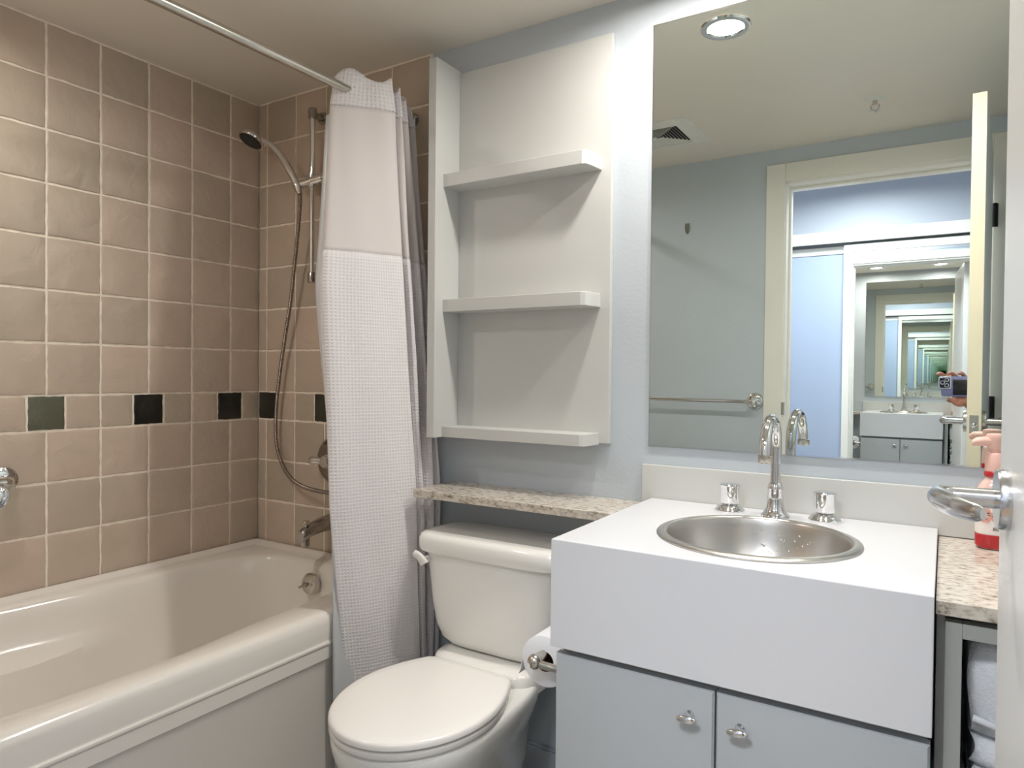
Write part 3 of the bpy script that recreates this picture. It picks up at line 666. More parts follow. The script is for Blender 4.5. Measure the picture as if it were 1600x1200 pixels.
for hx, hy in ((-0.424, 1.652), (-0.220, 1.658)):
    bm = NB(); lathe(bm, [(0.0001, 0), (0.0335, 0), (0.034, 0.004), (0.031, 0.008), (0.030, 0.0085), (0.027, 0.013), (0.0265, 0.0135), (0.019, 0.018), (0.0165, 0.019), (0.0165, 0.023)], (hx, hy, BZ1), (0, 0, 1), 40); b_ = add('handle_base', bm, chrome_m, fc)
    bm = NB(); prof = [(0.0205, 0.021), (0.0215, 0.023), (0.0230, 0.056), (0.0240, 0.062), (0.0230, 0.0645), (0.018, 0.0655), (0.0001, 0.066)]
    seg = 48; rings = []
    for rr, h in prof:
        rings.append([V((hx+rr*(1-0.035*(1 if 0.025 < h < 0.06 else 0)*(0.5+0.5*math.cos(6*2*PI*k/seg)))*math.cos(2*PI*k/seg), hy+rr*(1-0.035*(1 if 0.025 < h < 0.06 else 0)*(0.5+0.5*math.cos(6*2*PI*k/seg)))*math.sin(2*PI*k/seg), BZ1+h)) for k in range(seg)])
    loft(bm, rings); add('knob', bm, chrome_m, b_, smooth=30)

# vanity cabinet
vc = thing('vanity_cabinet', (-0.325, 1.46, 0), 'grey two-door vanity cabinet under the white sink block', 'cabinet')
bm = NB(); VX0, VX1 = -0.636, -0.010
box(bm, VX0+0.006, VX1-0.004, 1.212, YB-0.016, 0.08, BZ0-0.001); box(bm, VX0+0.02, VX1-0.02, 1.26, YB-0.05, 0, 0.08)
add('carcass', bm, carc_m, vc, smooth=None, bevel=0.001)
def cdoor(x0, x1, kx):
    z0, z1, yf, yk = 0.09, 0.677, 1.188, 1.2115
    rings = []
    for y, i_ in ((yk, 0.0), (yf+0.007, 0.0), (yf+0.002, 0.0035), (yf, 0.010)):
        rings.append([V(q) for q in ((x0+i_, y, z0+i_), (x1-i_, y, z0+i_), (x1-i_, y, z1-i_), (x0+i_, y, z1-i_))])
    bm = NB(); loft(bm, rings); d_ = add('door', bm, door_m, vc, smooth=25)
    bm = NB(); kc = V((kx, yf, 0.628)); lathe(bm, [(0.009, 0), (0.0085, 0.002), (0.0055, 0.004), (0.0045, 0.012), (0.0055, 0.016)], kc, (0, -1, 0), 20)
    m_ = Matrix.Translation(kc+V((0, -0.020, 0))) @ Matrix.Rotation(R(-6), 4, 'Y') @ Matrix.Diagonal((0.0185, 0.0062, 0.0078, 1))
    bmesh.ops.create_icosphere(bm, subdivisions=4, radius=1, matrix=m_)
    add('knob', bm, chrome_m, d_, smooth=60)
cdoor(VX0, -0.3275, -0.369); cdoor(-0.3245, VX1, -0.283)

# backsplash, right counter, open shelf
tag(ob('backsplash', B(-0.668, XR-0.002, YB-0.014, YB-0.001, 0.8865, 0.987), mat('backsplash_laminate', rgb(205, 206, 202), 0.28, noise=0.01, scale=4), smooth=None, bevel=0.0012), 'pale grey backsplash strip behind the sink counter', 'backsplash')
tag(ob('granite_counter', B(BX1+0.0015, XR-0.002, 1.221, YB-0.0155, 0.864, 0.886), granite_m, smooth=None, bevel=0.0015), 'speckled granite counter beside the sink block holding the soap', 'counter')
us = thing('open_shelf', (0.23, 1.45, 0), 'grey-green open shelf frame with towels under the granite counter', 'shelf')
bm = NB(); box(bm, BX1+0.003, 0.006, 1.245, YB-0.03, 0, 0.863); add('side_panel', bm, carc_m, us, smooth=None)
bm = NB()
box(bm, 0.006, 0.028, 1.235, 1.256, 0.0, 0.852); box(bm, XR-0.03, XR-0.002, 1.235, 1.256, 0, 0.852)
box(bm, 0.028, XR-0.03, 1.235, 1.256, 0.829, 0.852); box(bm, 0.028, XR-0.03, 1.235, 1.256, 0.05, 0.075)
add('face_frame', bm, frame_m, us, smooth=None, bevel=0.001)
add('shelf_board', B(0.0065, XR-0.004, 1.26, YB-0.03, 0.395, 0.412), frame_m, us, smooth=None, bevel=0.001)
def towel(z0, z1, x0, x1, y0, y1, label, seedv, nl=2):
    random.seed(seedv); bm = NB(); h = z1-z0; th = h/nl; sec = []
    # folded: serpentine section in y-z, extruded in x
    rings = []
    def outl(inset):
        out = []; N = 14
        for l in range(nl):
            za = z0+l*th; 
            for k in range(N+1):
                t = -PI/2+PI*k/N; out.append((y0+0.02+inset-math.cos(t)*(0.02+0.006*((l+seedv) % 2)), za+th/2+math.sin(t)*th*0.48))
        for l in reversed(range(nl)):
            za = z0+l*th
            for k in range(N+1):
                t = PI/2-PI*k/N; out.append((y1-0.02-inset+math.cos(t)*0.018, za+th/2+math.sin(t)*th*0.48))
        return out
    nx = 26
    for i in range(nx+1):
        t = i/nx; x = x0+(x1-x0)*t; ed = 0.014*((2*abs(t-0.5))**10)
        s_ = 0.003*math.sin(t*9+seedv)
        rings.append([V((x+0.004*math.sin(k*0.6), y+s_, z-0.012*t*math.sin(PI*(z-z0)/h)*0.4)) for k, (y, z) in enumerate(outl(ed))])
    loft(bm, rings)
    o = ob('folded_towel', bm, towel_m, smooth=60); tag(o, label, 'towel', 'white towels folded on the open shelf')
    g = NB(); yy = y0-0.006
    for k in range(10):
        xx = x0+0.012+(x1-x0-0.024)*k/9
    tube(g, [(x0+0.004, yy+0.003, z0+0.036), (x0+0.10, yy+0.002, z0+0.012), (x1-0.004, yy+0.003, z0+0.010)], 0.0055, 10)
    ob('hem', g, towel_m, o, smooth=60)
    return o
towel(0.413, 0.560, 0.045, 0.40, 1.285, 1.66, 'folded white towel at the bottom of the open shelf stack', 1)
towel(0.562, 0.660, 0.045, 0.40, 1.290, 1.66, 'folded white towel second from the top of the shelf stack', 2)
towel(0.662, 0.822, 0.040, 0.40, 1.280, 1.66, 'large white towel on top of the stack, close under the frame bar', 3, 1)

# ------------------------------------------------------------------ wall mirror
wm = thing('wall_mirror', (-0.11, YB, 1.034), 'large frameless mirror above the sink reflecting door and hall', 'mirror')
MX0, MX1, MZ0, MZ1 = -0.655, XR-0.03, 1.034, 2.124
add('mirror_glass', B(MX0+0.004, MX1-0.004, YB-0.006, YB-0.001, MZ0+0.004, MZ1-0.004), mirror_m, wm, smooth=None)
bm = NB(); w = 0.0045
box(bm, MX0, MX0+w, YB-0.0055, YB-0.001, MZ0, MZ1); box(bm, MX1-w, MX1, YB-0.0055, YB-0.001, MZ0, MZ1); box(bm, MX0+w, MX1-w, YB-0.0055, YB-0.001, MZ0, MZ0+w); box(bm, MX0+w, MX1-w, YB-0.0055, YB-0.001, MZ1-w, MZ1)
add('polished_edge', bm, chrome_m, wm, smooth=None)

# ------------------------------------------------------------------ toilet
TOX = -1.030
TD = 0.033
tl = thing('toilet', (TOX, 1.35, 0), 'white two-piece toilet with closed oval lid beside the curtain', 'toilet')
bm = NB()
tab = [(0.462, 0.120, 0.062, 1.618), (0.468, 0.150, 0.076, 1.618), (0.485, 0.172, 0.084, 1.616), (0.52, 0.188, 0.088, 1.614), (0.58, 0.200, 0.091, 1.613), (0.66, 0.209, 0.094, 1.612), (0.735, 0.216, 0.097, 1.611)]
loft(bm, [sring(TOX, cy, z, rx, ry, 5.0, 96) for z, rx, ry, cy in tab])
add('tank', bm, cer_m, tl, smooth=60)
bm = NB()
tab = [(0.722, 0.219, 0.100), (0.723, 0.232, 0.108), (0.728, 0.235, 0.110), (0.745, 0.237, 0.111), (0.758, 0.236, 0.110), (0.768, 0.231, 0.106), (0.7735, 0.222, 0.098), (0.775, 0.205, 0.085)]
loft(bm, [sring(TOX, 1.611, z, rx, ry, 5.5, 96) for z, rx, ry in tab]); add('tank_lid', bm, cer_m, tl, smooth=50)
bm = NB()
tube(bm, [(-1.222, 1.522, 0.700), (-1.222, 1.506, 0.700)], 0.010, 16)
sp_ = spline([(-1.216, 1.503, 0.690), (-1.224, 1.500, 0.702), (-1.234, 1.497, 0.712), (-1.246, 1.494, 0.719)], 5); rings = []
for i, (p_, t_, _, _) in enumerate(frames(sp_)):
    w_ = 0.0135 - 0.004*i/15; sd = V((0, -1, 0)); u_ = t_.cross(sd).normalized()
    rings.append([p_ + u_*w_*1.1*math.cos(2*PI*k/16) + sd*0.006*math.sin(2*PI*k/16) for k in range(16)])
loft(bm, rings); add('flush_lever', bm, cer_m, tl, smooth=60)
# bowl: rim outline egg-shaped with a deck running back under the tank
RIMC = 1.265
def rimring(z, s, dz=0.0, deck=1.0, N=96, foot=0.0):
    out = []
    for k in range(N):
        t = 2*PI*k/N; c_, s2 = math.cos(t), math.sin(t)
        if s2 < 0:    # front, towards the camera
            x = 0.186*s*c_; y = 0.225*s*s2
        else:         # back deck
            x = (0.186*s)*sgnpow(c_, 0.62)*(1-0.18*s2**2); y = 0.43*deck*sgnpow(s2, 0.75)
        out.append(V((TOX+x, RIMC+y*(1), z+dz)))
    return out
bm = NB(); rings = []
def bowlring(z, rx, yf, yb, n):
    cy = (yf+yb)/2; ry = (yb-yf)/2; out = []
    for k in range(96):
        t = 2*PI*k/96; out.append(V((TOX+rx*sgnpow(math.cos(t), 2/n), cy+ry*sgnpow(math.sin(t), 2/n), z)))
    return out
rings.append(bowlring(0.0, 0.115, 1.16, 1.66, 3.2))
rings.append(bowlring(0.025, 0.113, 1.165, 1.655, 3.2))
rings.append(bowlring(0.06, 0.100, 1.18, 1.64, 3.0))
rings.append(bowlring(0.14, 0.098, 1.185, 1.64, 2.8))
rings.append(bowlring(0.21, 0.118, 1.15, 1.66, 2.6))
for z, s, d in ((0.27, 0.80, 0.95), (0.32, 0.93, 0.98), (0.355, 0.985, 1.0), (0.378, 1.0, 1.0), (0.390, 0.985, 0.995), (0.394, 0.95, 0.98)): rings.append(rimring(z, s, TD, d))
loft(bm, rings); add('bowl', bm, cer_m, tl, smooth=60)
bm = NB(); loft(bm, [sring(TOX, 1.585, z, rx, ry, 4, 64) for z, rx, ry in ((0.40, 0.158, 0.112), (0.43, 0.160, 0.116), (0.448, 0.158, 0.115), (0.456, 0.152, 0.109), (0.4605, 0.13, 0.09))]); add('tank_deck', bm, cer_m, tl, smooth=60)
def lidring(z, ins, yb=1.475):
    out = []; 
    for k in range(96):
        t = 2*PI*k/96; c_, s2 = math.cos(t), math.sin(t)
        if s2 < 0: x = (0.187-ins)*c_; y = (0.232-ins)*s2
        else:
            q = min(t, PI-t)/(PI/2); sg_ = 1 if c_ >= 0 else -1; H_ = yb-RIMC-ins
            if q < 0.72:
                w_ = q/0.72; x = sg_*(0.187-ins-0.058*w_**1.9); y = H_*w_*0.97
            else:
                w_ = (q-0.72)/0.28; x = sg_*(0.129-ins-0.006)*(1-w_)*1.0 if w_ > 0.12 else sg_*(0.129-ins-0.003*(w_/0.12)**2-(0.129-ins)*w_*0.9); y = H_*(0.97+0.03*min(1, w_/0.12))
        out.append(V((TOX+x, RIMC+y, z)))
    return out
bm = NB(); loft(bm, [lidring(z+TD, i_, 1.455) for z, i_ in ((0.3945, 0.012), (0.396, 0.004), (0.401, 0.001), (0.409, 0.002), (0.4115, 0.008), (0.4115, 0.02))]); add('seat', bm, seat_m, tl, smooth=50)
bm = NB(); loft(bm, [lidring(z+TD, i_, 1.463) for z, i_ in ((0.4145, 0.015), (0.4150, 0.004), (0.418, 0.0), (0.427, 0.0), (0.4315, 0.0035), (0.4335, 0.009), (0.4345, 0.03), (0.4355, 0.09))]); add('lid', bm, seat_m, tl, smooth=50)
for sx in (-0.075, 0.075):
    bm = NB(); tube(bm, [(TOX+sx-0.02, 1.468, 0.418+TD), (TOX+sx+0.02, 1.468, 0.418+TD)], 0.009, 16); add('hinge', bm, seat_m, tl)

# ------------------------------------------------------------------ toilet paper
hx0 = VX0+0.006
tp = thing('toilet_paper_holder', (hx0, 1.262, 0.625), 'brushed metal paper holder on the vanity side', 'paper holder')
bm = NB(); lathe(bm, [(0.0001, 0.008), (0.016, 0.007), (0.021, 0.003), (0.022, 0.0)], (hx0, 1.235, 0.625), (-1, 0, 0), 28); add('rosette', bm, nickel_m, tp)
TPX, TPZ = -0.700, 0.628
bm = NB(); tube(bm, spline([(hx0-0.004, 1.235, 0.625), (-0.66, 1.233, 0.625), (-0.690, 1.230, 0.627), (TPX-0.006, 1.230, TPZ+0.001)], 6), [0.0075]*8+[0.008]*11, 18)
bmesh.ops.create_uvsphere(bm, u_segments=24, v_segments=16, radius=0.0155, matrix=Matrix.Translation((TPX-0.005, 1.230, TPZ+0.002)))
tube(bm, [(TPX-0.004, 1.236, TPZ+0.004), (TPX-0.002, 1.272, TPZ+0.006), (TPX, 1.385, TPZ+0.006), (TPX, 1.388, TPZ+0.006)], [0.012, 0.0095, 0.0085, 0.006], 18); add('arm', bm, nickel_m, tp, smooth=60)
ro = thing('toilet_paper_roll', (TPX, 1.32, TPZ-0.05), 'white toilet paper roll with loose end on the metal holder', 'toilet paper')
RC = V((TPX+0.0, 0, TPZ-0.0080)); r0, r1, ya, yb = 0.0535, 0.0215, 1.262, 1.366
bm = NB(); lathe(bm, [(r1, 0), (r0-0.001, 0), (r0, 0.001), (r0, yb-ya-0.001), (r0-0.001, yb-ya), (r1, yb-ya)], (RC.x, ya, RC.z), (0, 1, 0), 64)
# loose sheet hanging on the far left side
sec = [(-r0*math.cos(t), r0*math.sin(t)) for t in [R(70-10*k) for k in range(8)]] + [(-r0-0.001, -0.012), (-r0-0.004, -0.028), (-r0-0.009, -0.040)]
rings = [[V((RC.x+x*(1.008+0.0)-0.0005, y, RC.z+z)) for x, z in sec] + [V((RC.x+x*1.0+0.0004, y, RC.z+z)) for x, z in reversed(sec)] for y in (ya+0.0005, ya+0.05, yb-0.0005)]
loft(bm, rings); add('paper', bm, paper_m, ro, smooth=50)
bm = NB(); lathe(bm, [(r1-0.0012, 0.0), (r1, 0.0), (r1, yb-ya), (r1-0.0012, yb-ya), (r1-0.0012, 0)], (RC.x, ya+0.0003, RC.z), (0, 1, 0), 48); add('cardboard_core', bm, card_m, ro)

# ------------------------------------------------------------------ soap bottle
SBX, SBY = 0.088, 1.655; SZ = 0.8868
sb = thing('soap_bottle', (SBX, SBY, SZ), 'foaming hand soap bottle with pink pump and red soap on the granite counter', 'soap bottle')
bm = NB()
bt = [(0.0, 0.027, 0.020), (0.003, 0.031, 0.024), (0.012, 0.033, 0.0255), (0.10, 0.033, 0.0255), (0.118, 0.031, 0.024), (0.130, 0.024, 0.020), (0.136, 0.018, 0.017), (0.150, 0.0165, 0.0165)]
loft(bm, [sring(SBX, SBY, SZ+h, rx, ry, 2.8, 48) for h, rx, ry in bt])
pb = mat('bottle_clear_rose', rgb(230, 196, 186), 0.12, noise=0.02); pb.node_tree.nodes['Principled BSDF'].inputs['Transmission Weight'].default_value = 0.0
add('bottle_body', bm, pb, sb, smooth=50)
bm = NB(); loft(bm, [sring(SBX, SBY, SZ+h, rx, ry, 2.8, 48) for h, rx, ry in ((0.002, 0.0305, 0.0235), (0.006, 0.0336, 0.0260), (0.028, 0.0338, 0.0262), (0.029, 0.032, 0.024))]); add('red_soap', bm, soap_m, sb)
bm = NB(); loft(bm, [sring(SBX, SBY, SZ+h, rx, ry, 2.8, 48) for h, rx, ry in ((0.140, 0.0190, 0.0185), (0.142, 0.0200, 0.0195), (0.148, 0.0202, 0.0197), (0.151, 0.019, 0.0185))]); add('neck_band', bm, soap_m, sb)
lb_m = mat('label_paper', rgb(236, 226, 220), 0.5)
lw = NB(); N = 20
for (h0, h1, m_, nm) in ((0.030, 0.112, None, 'label'),):
    ring = [sring(SBX, SBY, SZ+h, 0.0337, 0.0262, 2.8, 96) for h in (h0, h1)]
    idx = [k % 96 for k in range(42, 92)]
    vs = [[lw.verts.new(r_[k]) for k in idx] for r_ in ring]
    for k in range(len(idx)-1): lw.faces.new((vs[0][k], vs[0][k+1], vs[1][k+1], vs[1][k]))
lab = add('label', lw, lb_m, sb)
# printed flowers and leaves, as small raised patches following the label front
random.seed(11)
def patch(bm, cx, cz, w, h, rot):
    def lp(x, z):
        t = max(-0.999, min(0.999, x/0.0337)); yy = 0.0262*(1-abs(t)**2.8)**(1/2.8)
        return V((SBX+x, SBY-yy-0.0006, SZ+z))
    pts = []
    for k in range(14):
        t = 2*PI*k/14; u_, v_ = w*math.cos(t), h*math.sin(t); pts.append(bm.verts.new(lp(cx+u_*math.cos(rot)-v_*math.sin(rot), cz+u_*math.sin(rot)+v_*math.cos(rot))))
    bm.faces.new(pts)
bmA, bmB = NB(), NB()
for k in range(9): patch(bmA, random.uniform(-0.024, 0.012), random.uniform(0.056, 0.075), random.uniform(0.004, 0.007), random.uniform(0.003, 0.005), random.uniform(0, 3))
for k in range(16): patch(bmB, random.uniform(-0.026, 0.012), random.uniform(0.055, 0.108), random.uniform(0.004, 0.006), 0.0013, random.uniform(0, 3))
add('printed_flowers', bmA, mat('flower_pink', rgb(222, 160, 146), 0.5), lab, smooth=None); add('printed_leaves', bmB, mat('leaf_dark', rgb(70, 62, 48), 0.5), lab, smooth=None)
ink = mat('ink', rgb(70, 52, 50), 0.6)
for s_, zz, xx in (('P', 0.046, -0.0005), ('BER', 0.0385, -0.006)):
    cu = bpy.data.curves.new('lettering', 'FONT'); cu.body = s_; cu.size = 0.0085; cu.shear = 0.2; cu.extrude = 0.0002
    tmp = bpy.data.objects.new('lettering_source', cu); C.objects.link(tmp); bpy.context.view_layer.update()
    me = bpy.data.meshes.new_from_object(tmp.evaluated_get(bpy.context.evaluated_depsgraph_get())); bpy.data.objects.remove(tmp)
    me.materials.clear(); me.materials.append(ink); o = bpy.data.objects.new('printed_text', me); C.objects.link(o)
    o.parent = lab; o.location = V((SBX+xx, SBY-0.0272, SZ+zz)) - V(sb['_base']); o.rotation_euler = (R(90), 0, 0)
bm = NB(); lathe(bm, [(0.0001, 0.150), (0.0185, 0.150), (0.0192, 0.153), (0.0185, 0.180), (0.0165, 0.186), (0.012, 0.188), (0.0115, 0.196), (0.0001, 0.196)], (SBX, SBY, SZ), (0, 0, 1), 32); add('pump_collar', bm, pink_m, sb)
bm = NB(); lathe(bm, [(0.0001, 0.194), (0.0145, 0.194), (0.0155, 0.197), (0.0175, 0.213), (0.0185, 0.219), (0.017, 0.223), (0.010, 0.2245), (0.0001, 0.225)], (SBX, SBY, SZ), (0, 0, 1), 32)
rings = []
for x, z, rz_, ry_ in ((0.0, 0.208, 0.010, 0.012), (-0.02, 0.209, 0.0095, 0.0115), (-0.034, 0.208, 0.0085, 0.0105), (-0.041, 0.205, 0.006, 0.008)):
    rings.append([V((SBX+x, SBY-abs(x)*0.35+ry_*math.cos(2*PI*k/20), SZ+z+rz_*math.sin(2*PI*k/20))) for k in range(20)])
loft(bm, rings); add('pump_head', bm, pink_m, sb)

# ------------------------------------------------------------------ towel bar, wall plate, ceiling fittings
tb = thing('towel_bar', (-1.02, YF, 1.105), 'chrome towel bar on the wall left of the doorway, seen in the mirror', 'towel bar')
for x in (-0.724, -1.34):
    bm = NB(); lathe(bm, [(0.0001, 0.013), (0.024, 0.012), (0.037, 0.005), (0.039, 0.0)], (x, YF+0.0005, 1.105), (0, 1, 0), 32); tube(bm, [(x, YF+0.008, 1.105), (x, YF+0.06, 1.105)], [0.010, 0.0085], 16)
    bmesh.ops.create_uvsphere(bm, u_segments=20, v_segments=12, radius=0.013, matrix=Matrix.Translation((x, YF+0.062, 1.105))); add('bracket', bm, chrome_m, tb, smooth=60)
bm = NB(); sg = -1; tube(bm, [(-0.724, YF+0.062, 1.105), (-0.75, YF+0.062, 1.105), (-0.762, YF+0.062, 1.105), (-1.31, YF+0.062, 1.105), (-1.34, YF+0.062, 1.105)], [0.006, 0.010, 0.0085, 0.0085, 0.008], 18); add('bar', bm, chrome_m, tb)
bm = NB(); prof = [(-0.010, 0.022), (0.010, 0.022), (0.011, 0.0), (0.009, -0.018), (0.004, -0.027), (-0.004, -0.027), (-0.009, -0.018), (-0.011, 0.0)]
loft(bm, [[V((-1.045+x*s_, YF+h, 1.915+z*s_)) for x, z in prof] for h, s_ in ((0.0005, 1), (0.004, 0.95), (0.005, 0.8))])
tag(ob('hook_plate', bm, plaster_m, smooth=None), 'small grey shield-shaped hook plate high on the wall above the towel bar', 'hook plate')

for i, (x, y) in enumerate(POTS):
    l_ = thing('recessed_ceiling_light', (x, y, ZC), ('lit recessed ceiling light with metal ring, seen whole in the mirror top left', 'right one of the two recessed ceiling lights above the mirror')[i], 'ceiling light', 'recessed lights over the vanity')
    bm = NB(); lathe(bm, [(0.050, -0.0015), (0.052, -0.006), (0.060, -0.0075), (0.068, -0.006), (0.071, -0.0005)], (x, y, ZC), (0, 0, 1), 48); add('trim_ring', bm, chrome_m, l_)
    bm = NB(); lathe(bm, [(0.0515, -0.0015), (0.044, -0.0012), (0.0001, -0.001)], (x, y, ZC), (0, 0, 1), 40); add('bulb', bm, bulb_m, l_)
x, y = TUB_FILL  # unseen fixture added around the tub fill lamp
l_ = thing('recessed_ceiling_light', (x, y, ZC), 'added ceiling fill light over the near end of the bathtub, out of view', 'ceiling light', 'added fill light over the tub')
bm = NB(); lathe(bm, [(0.050, -0.0015), (0.052, -0.006), (0.060, -0.0075), (0.068, -0.006), (0.071, -0.0005)], (x, y, ZC), (0, 0, 1), 48); add('trim_ring', bm, chrome_m, l_)
bm = NB(); lathe(bm, [(0.0515, -0.0015), (0.044, -0.0012), (0.0001, -0.001)], (x, y, ZC), (0, 0, 1), 40); add('bulb', bm, bulb_m, l_)
vt = thing('ceiling_vent', (-1.03, 0.65, ZC), 'white square ceiling vent with angled slats, seen in the mirror', 'vent')
bm = NB(); vx0, vx1, vy0, vy1, w = -1.195, -0.868, 0.487, 0.812, 0.032
prof = lambda i_, z: [V((vx0+i_, vy0+i_, z)), V((vx1-i_, vy0+i_, z)), V((vx1-i_, vy1-i_, z)), V((vx0+i_, vy1-i_, z))]
loft(bm, [prof(0, ZC-0.0005), prof(0.002, ZC-0.006), prof(0.05, ZC-0.012), prof(0.056, ZC-0.010), prof(0.056, ZC-0.001)], cap0=False, cap1=False); add('frame', bm, vent_m, vt, smooth=None)
add('duct_shade_plate', B(vx0+0.05, vx1-0.05, vy0+0.05, vy1-0.05, ZC-0.0022, ZC-0.0008), dark_m, vt, smooth=None)  # flat dark plate stands in for the shade inside the duct
bm = NB(); cx, cy = (vx0+vx1)/2, (vy0+vy1)/2; half = (vx1-vx0)/2-0.056
for k in range(8):
    o1 = half*(1-(k+0.35)/8.5)
    for s_ in (1, -1):
        y = cy+s_*o1; w_ = o1
        vs = [bm.verts.new(q) for q in ((cx-w_, y, ZC-0.003), (cx+w_, y, ZC-0.003), (cx+w_, y+s_*0.007, ZC-0.011), (cx-w_, y+s_*0.007, ZC-0.011), (cx-w_, y+0.0012, ZC-0.003), (cx+w_, y+0.0012, ZC-0.003), (cx+w_, y+s_*0.007+0.0012, ZC-0.011), (cx-w_, y+s_*0.007+0.0012, ZC-0.011))]
        for q in ((0, 1, 2, 3), (7, 6, 5, 4), (0, 4, 5, 1), (1, 5, 6, 2), (2, 6, 7, 3), (3, 7, 4, 0)): bm.faces.new([vs[i] for i in q])
        x = cx+s_*o1
        vs = [bm.verts.new(q) for q in ((x, cy-w_, ZC-0.003), (x, cy+w_, ZC-0.003), (x+s_*0.007, cy+w_, ZC-0.011), (x+s_*0.007, cy-w_, ZC-0.011), (x+0.0012, cy-w_, ZC-0.003), (x+0.0012, cy+w_, ZC-0.003), (x+s_*0.007+0.0012, cy+w_, ZC-0.011), (x+s_*0.007+0.0012, cy-w_, ZC-0.011))]
        for q in ((0, 1, 2, 3), (7, 6, 5, 4), (0, 4, 5, 1), (1, 5, 6, 2), (2, 6, 7, 3), (3, 7, 4, 0)): bm.faces.new([vs[i] for i in q])
add('slats', bm, vent_m, vt, smooth=None)
spk = thing('fire_sprinkler', (-0.229, 0.641, ZC), 'small metal fire sprinkler on the ceiling, seen in the mirror', 'sprinkler')
bm = NB(); lathe(bm, [(0.0001, -0.010), (0.016, -0.010), (0.030, -0.004), (0.036, -0.0005)], (-0.229, 0.641, ZC), (0, 0, 1), 32); add('escutcheon', bm, vent_m, spk)
bm = NB(); tube(bm, [(-0.229, 0.641, ZC-0.005), (-0.229, 0.641, ZC-0.022)], 0.008, 16)
for s_ in (-1, 1): tube(bm, spline([(-0.229, 0.641, ZC-0.018), (-0.229+s_*0.013, 0.641, ZC-0.026), (-0.229+s_*0.011, 0.641, ZC-0.038), (-0.229, 0.641, ZC-0.044)], 4), 0.0022, 8)
lathe(bm, [(0.0001, -0.002), (0.017, -0.0015), (0.018, 0.0), (0.0001, 0.001)], (-0.229, 0.641, ZC-0.046), (0, 0, 1), 20); add('sprinkler_head', bm, nickel_m, spk)

# ------------------------------------------------------------------ hall closet with sliding doors
CY0 = HALL_Y
bm = NB(); box(bm, CX0-0.05, CX1+0.05, CY0, CY0+0.018, CZ+0.0, CZ+0.070); box(bm, CX0-0.05, CX0, CY0, CY0+0.016, 0, CZ); box(bm, CX1, CX1+0.05, CY0, CY0+0.016, 0, CZ)
box(bm, CX0, CX1, CY0-0.085, CY0, CZ+0.03, CZ+0.068)
struct('trim_3', bm, trim_m, 'white casing and header around the sliding closet doors', bevel=0.002)
def sdoor(name, x0, x1, y, infill, label, st=0.038):
    t = thing(name, ((x0+x1)/2, y, 0), label, 'closet door', kind='structure')
    bm = NB(); z0, z1 = 0.02, CZ-0.012
    box(bm, x0, x0+st, y-0.012, y+0.012, z0, z1); box(bm, x1-st, x1, y-0.012, y+0.012, z0, z1); box(bm, x0+st, x1-st, y-0.012, y+0.012, z1-0.045, z1); box(bm, x0+st, x1-st, y-0.012, y+0.012, z0, z0+0.07)
    add('frame', bm, trim_m, t, smooth=None, bevel=0.002)
    add('infill', B(x0+st, x1-st, y-0.004, y+0.004, z0+0.07, z1-0.045), infill, t, smooth=None)
sdoor('door_2', CX0+0.002, 0.0, CY0-0.060, panel_m, 'white sliding closet door in the hall, left of the mirrored one')
sdoor('door_3', -0.527, CX1-0.004, CY0-0.022, cmirror_m, 'mirrored sliding closet door in the hall repeating the vanity')

# ------------------------------------------------------------------ phone and the person holding it
ph = thing('smartphone', (0.06, -0.016, 1.14), 'lavender smartphone held sideways in the mirror, taking the picture', 'phone')
def rbox(bm, x0, x1, z0, z1, y0, y1, r_, n=8):
    pts = []
    for cx, cz, a0 in ((x1-r_, z1-r_, 0), (x0+r_, z1-r_, 90), (x0+r_, z0+r_, 180), (x1-r_, z0+r_, 270)):
        for k in range(n+1): t = R(a0+90*k/n); pts.append((cx+r_*math.cos(t), cz+r_*math.sin(t)))
    cx, cz = (x0+x1)/2, (z0+z1)/2
    def rg(y, i_): return [V((x-(i_ if x > cx else -i_), y, z-(i_ if z > cz else -i_))) for x, z in pts]
    loft(bm, [rg(y0, 0.001), rg(y0+0.001, 0), rg(y1-0.001, 0), rg(y1, 0.001)])
bm = NB(); rbox(bm, -0.0135, 0.146, 1.1405, 1.2255, -0.0205, -0.0120, 0.010); add('phone_body', bm, phone_m, ph, smooth=40)
bm = NB(); rbox(bm, -0.024, 0.0225, 1.171, 1.2265, -0.0125, -0.0085, 0.009); cb = add('camera_bump', bm, mat('bump_silver', rgb(196, 198, 210), 0.2, 0.6), ph, smooth=40)
bm = NB(); rbox(bm, -0.019, 0.018, 1.177, 1.2205, -0.0088, -0.0080, 0.006); lw_ = add('lens_window', bm, mat('lens_glass_dark', rgb(30, 32, 58), 0.08), cb, smooth=40)
bm = NB()
for cx_, cz_ in ((0.006, 1.210), (0.006, 1.187), (-0.009, 1.199)): lathe(bm, [(0.0085, -0.0005), (0.0085, 0.0012), (0.007, 0.0014), (0.006, 0.0006)], (cx_, -0.0082, cz_), (0, 1, 0), 24)
add('lens_ring', bm, chrome_m, lw_)
bm = NB(); rbox(bm, 0.0285, 0.135, 1.147, 1.211, -0.0121, -0.0115, 0.003); bk = add('back_sticker', bm, black_m, ph, smooth=40); bk['label'] = 'black glossy rectangle on the back'
bm = NB(); rbox(bm, -0.011, 0.143, 1.143, 1.223, -0.0211, -0.0204, 0.008); add('screen', bm, mat('screen_black', rgb(12, 12, 14), 0.08), ph, smooth=40)

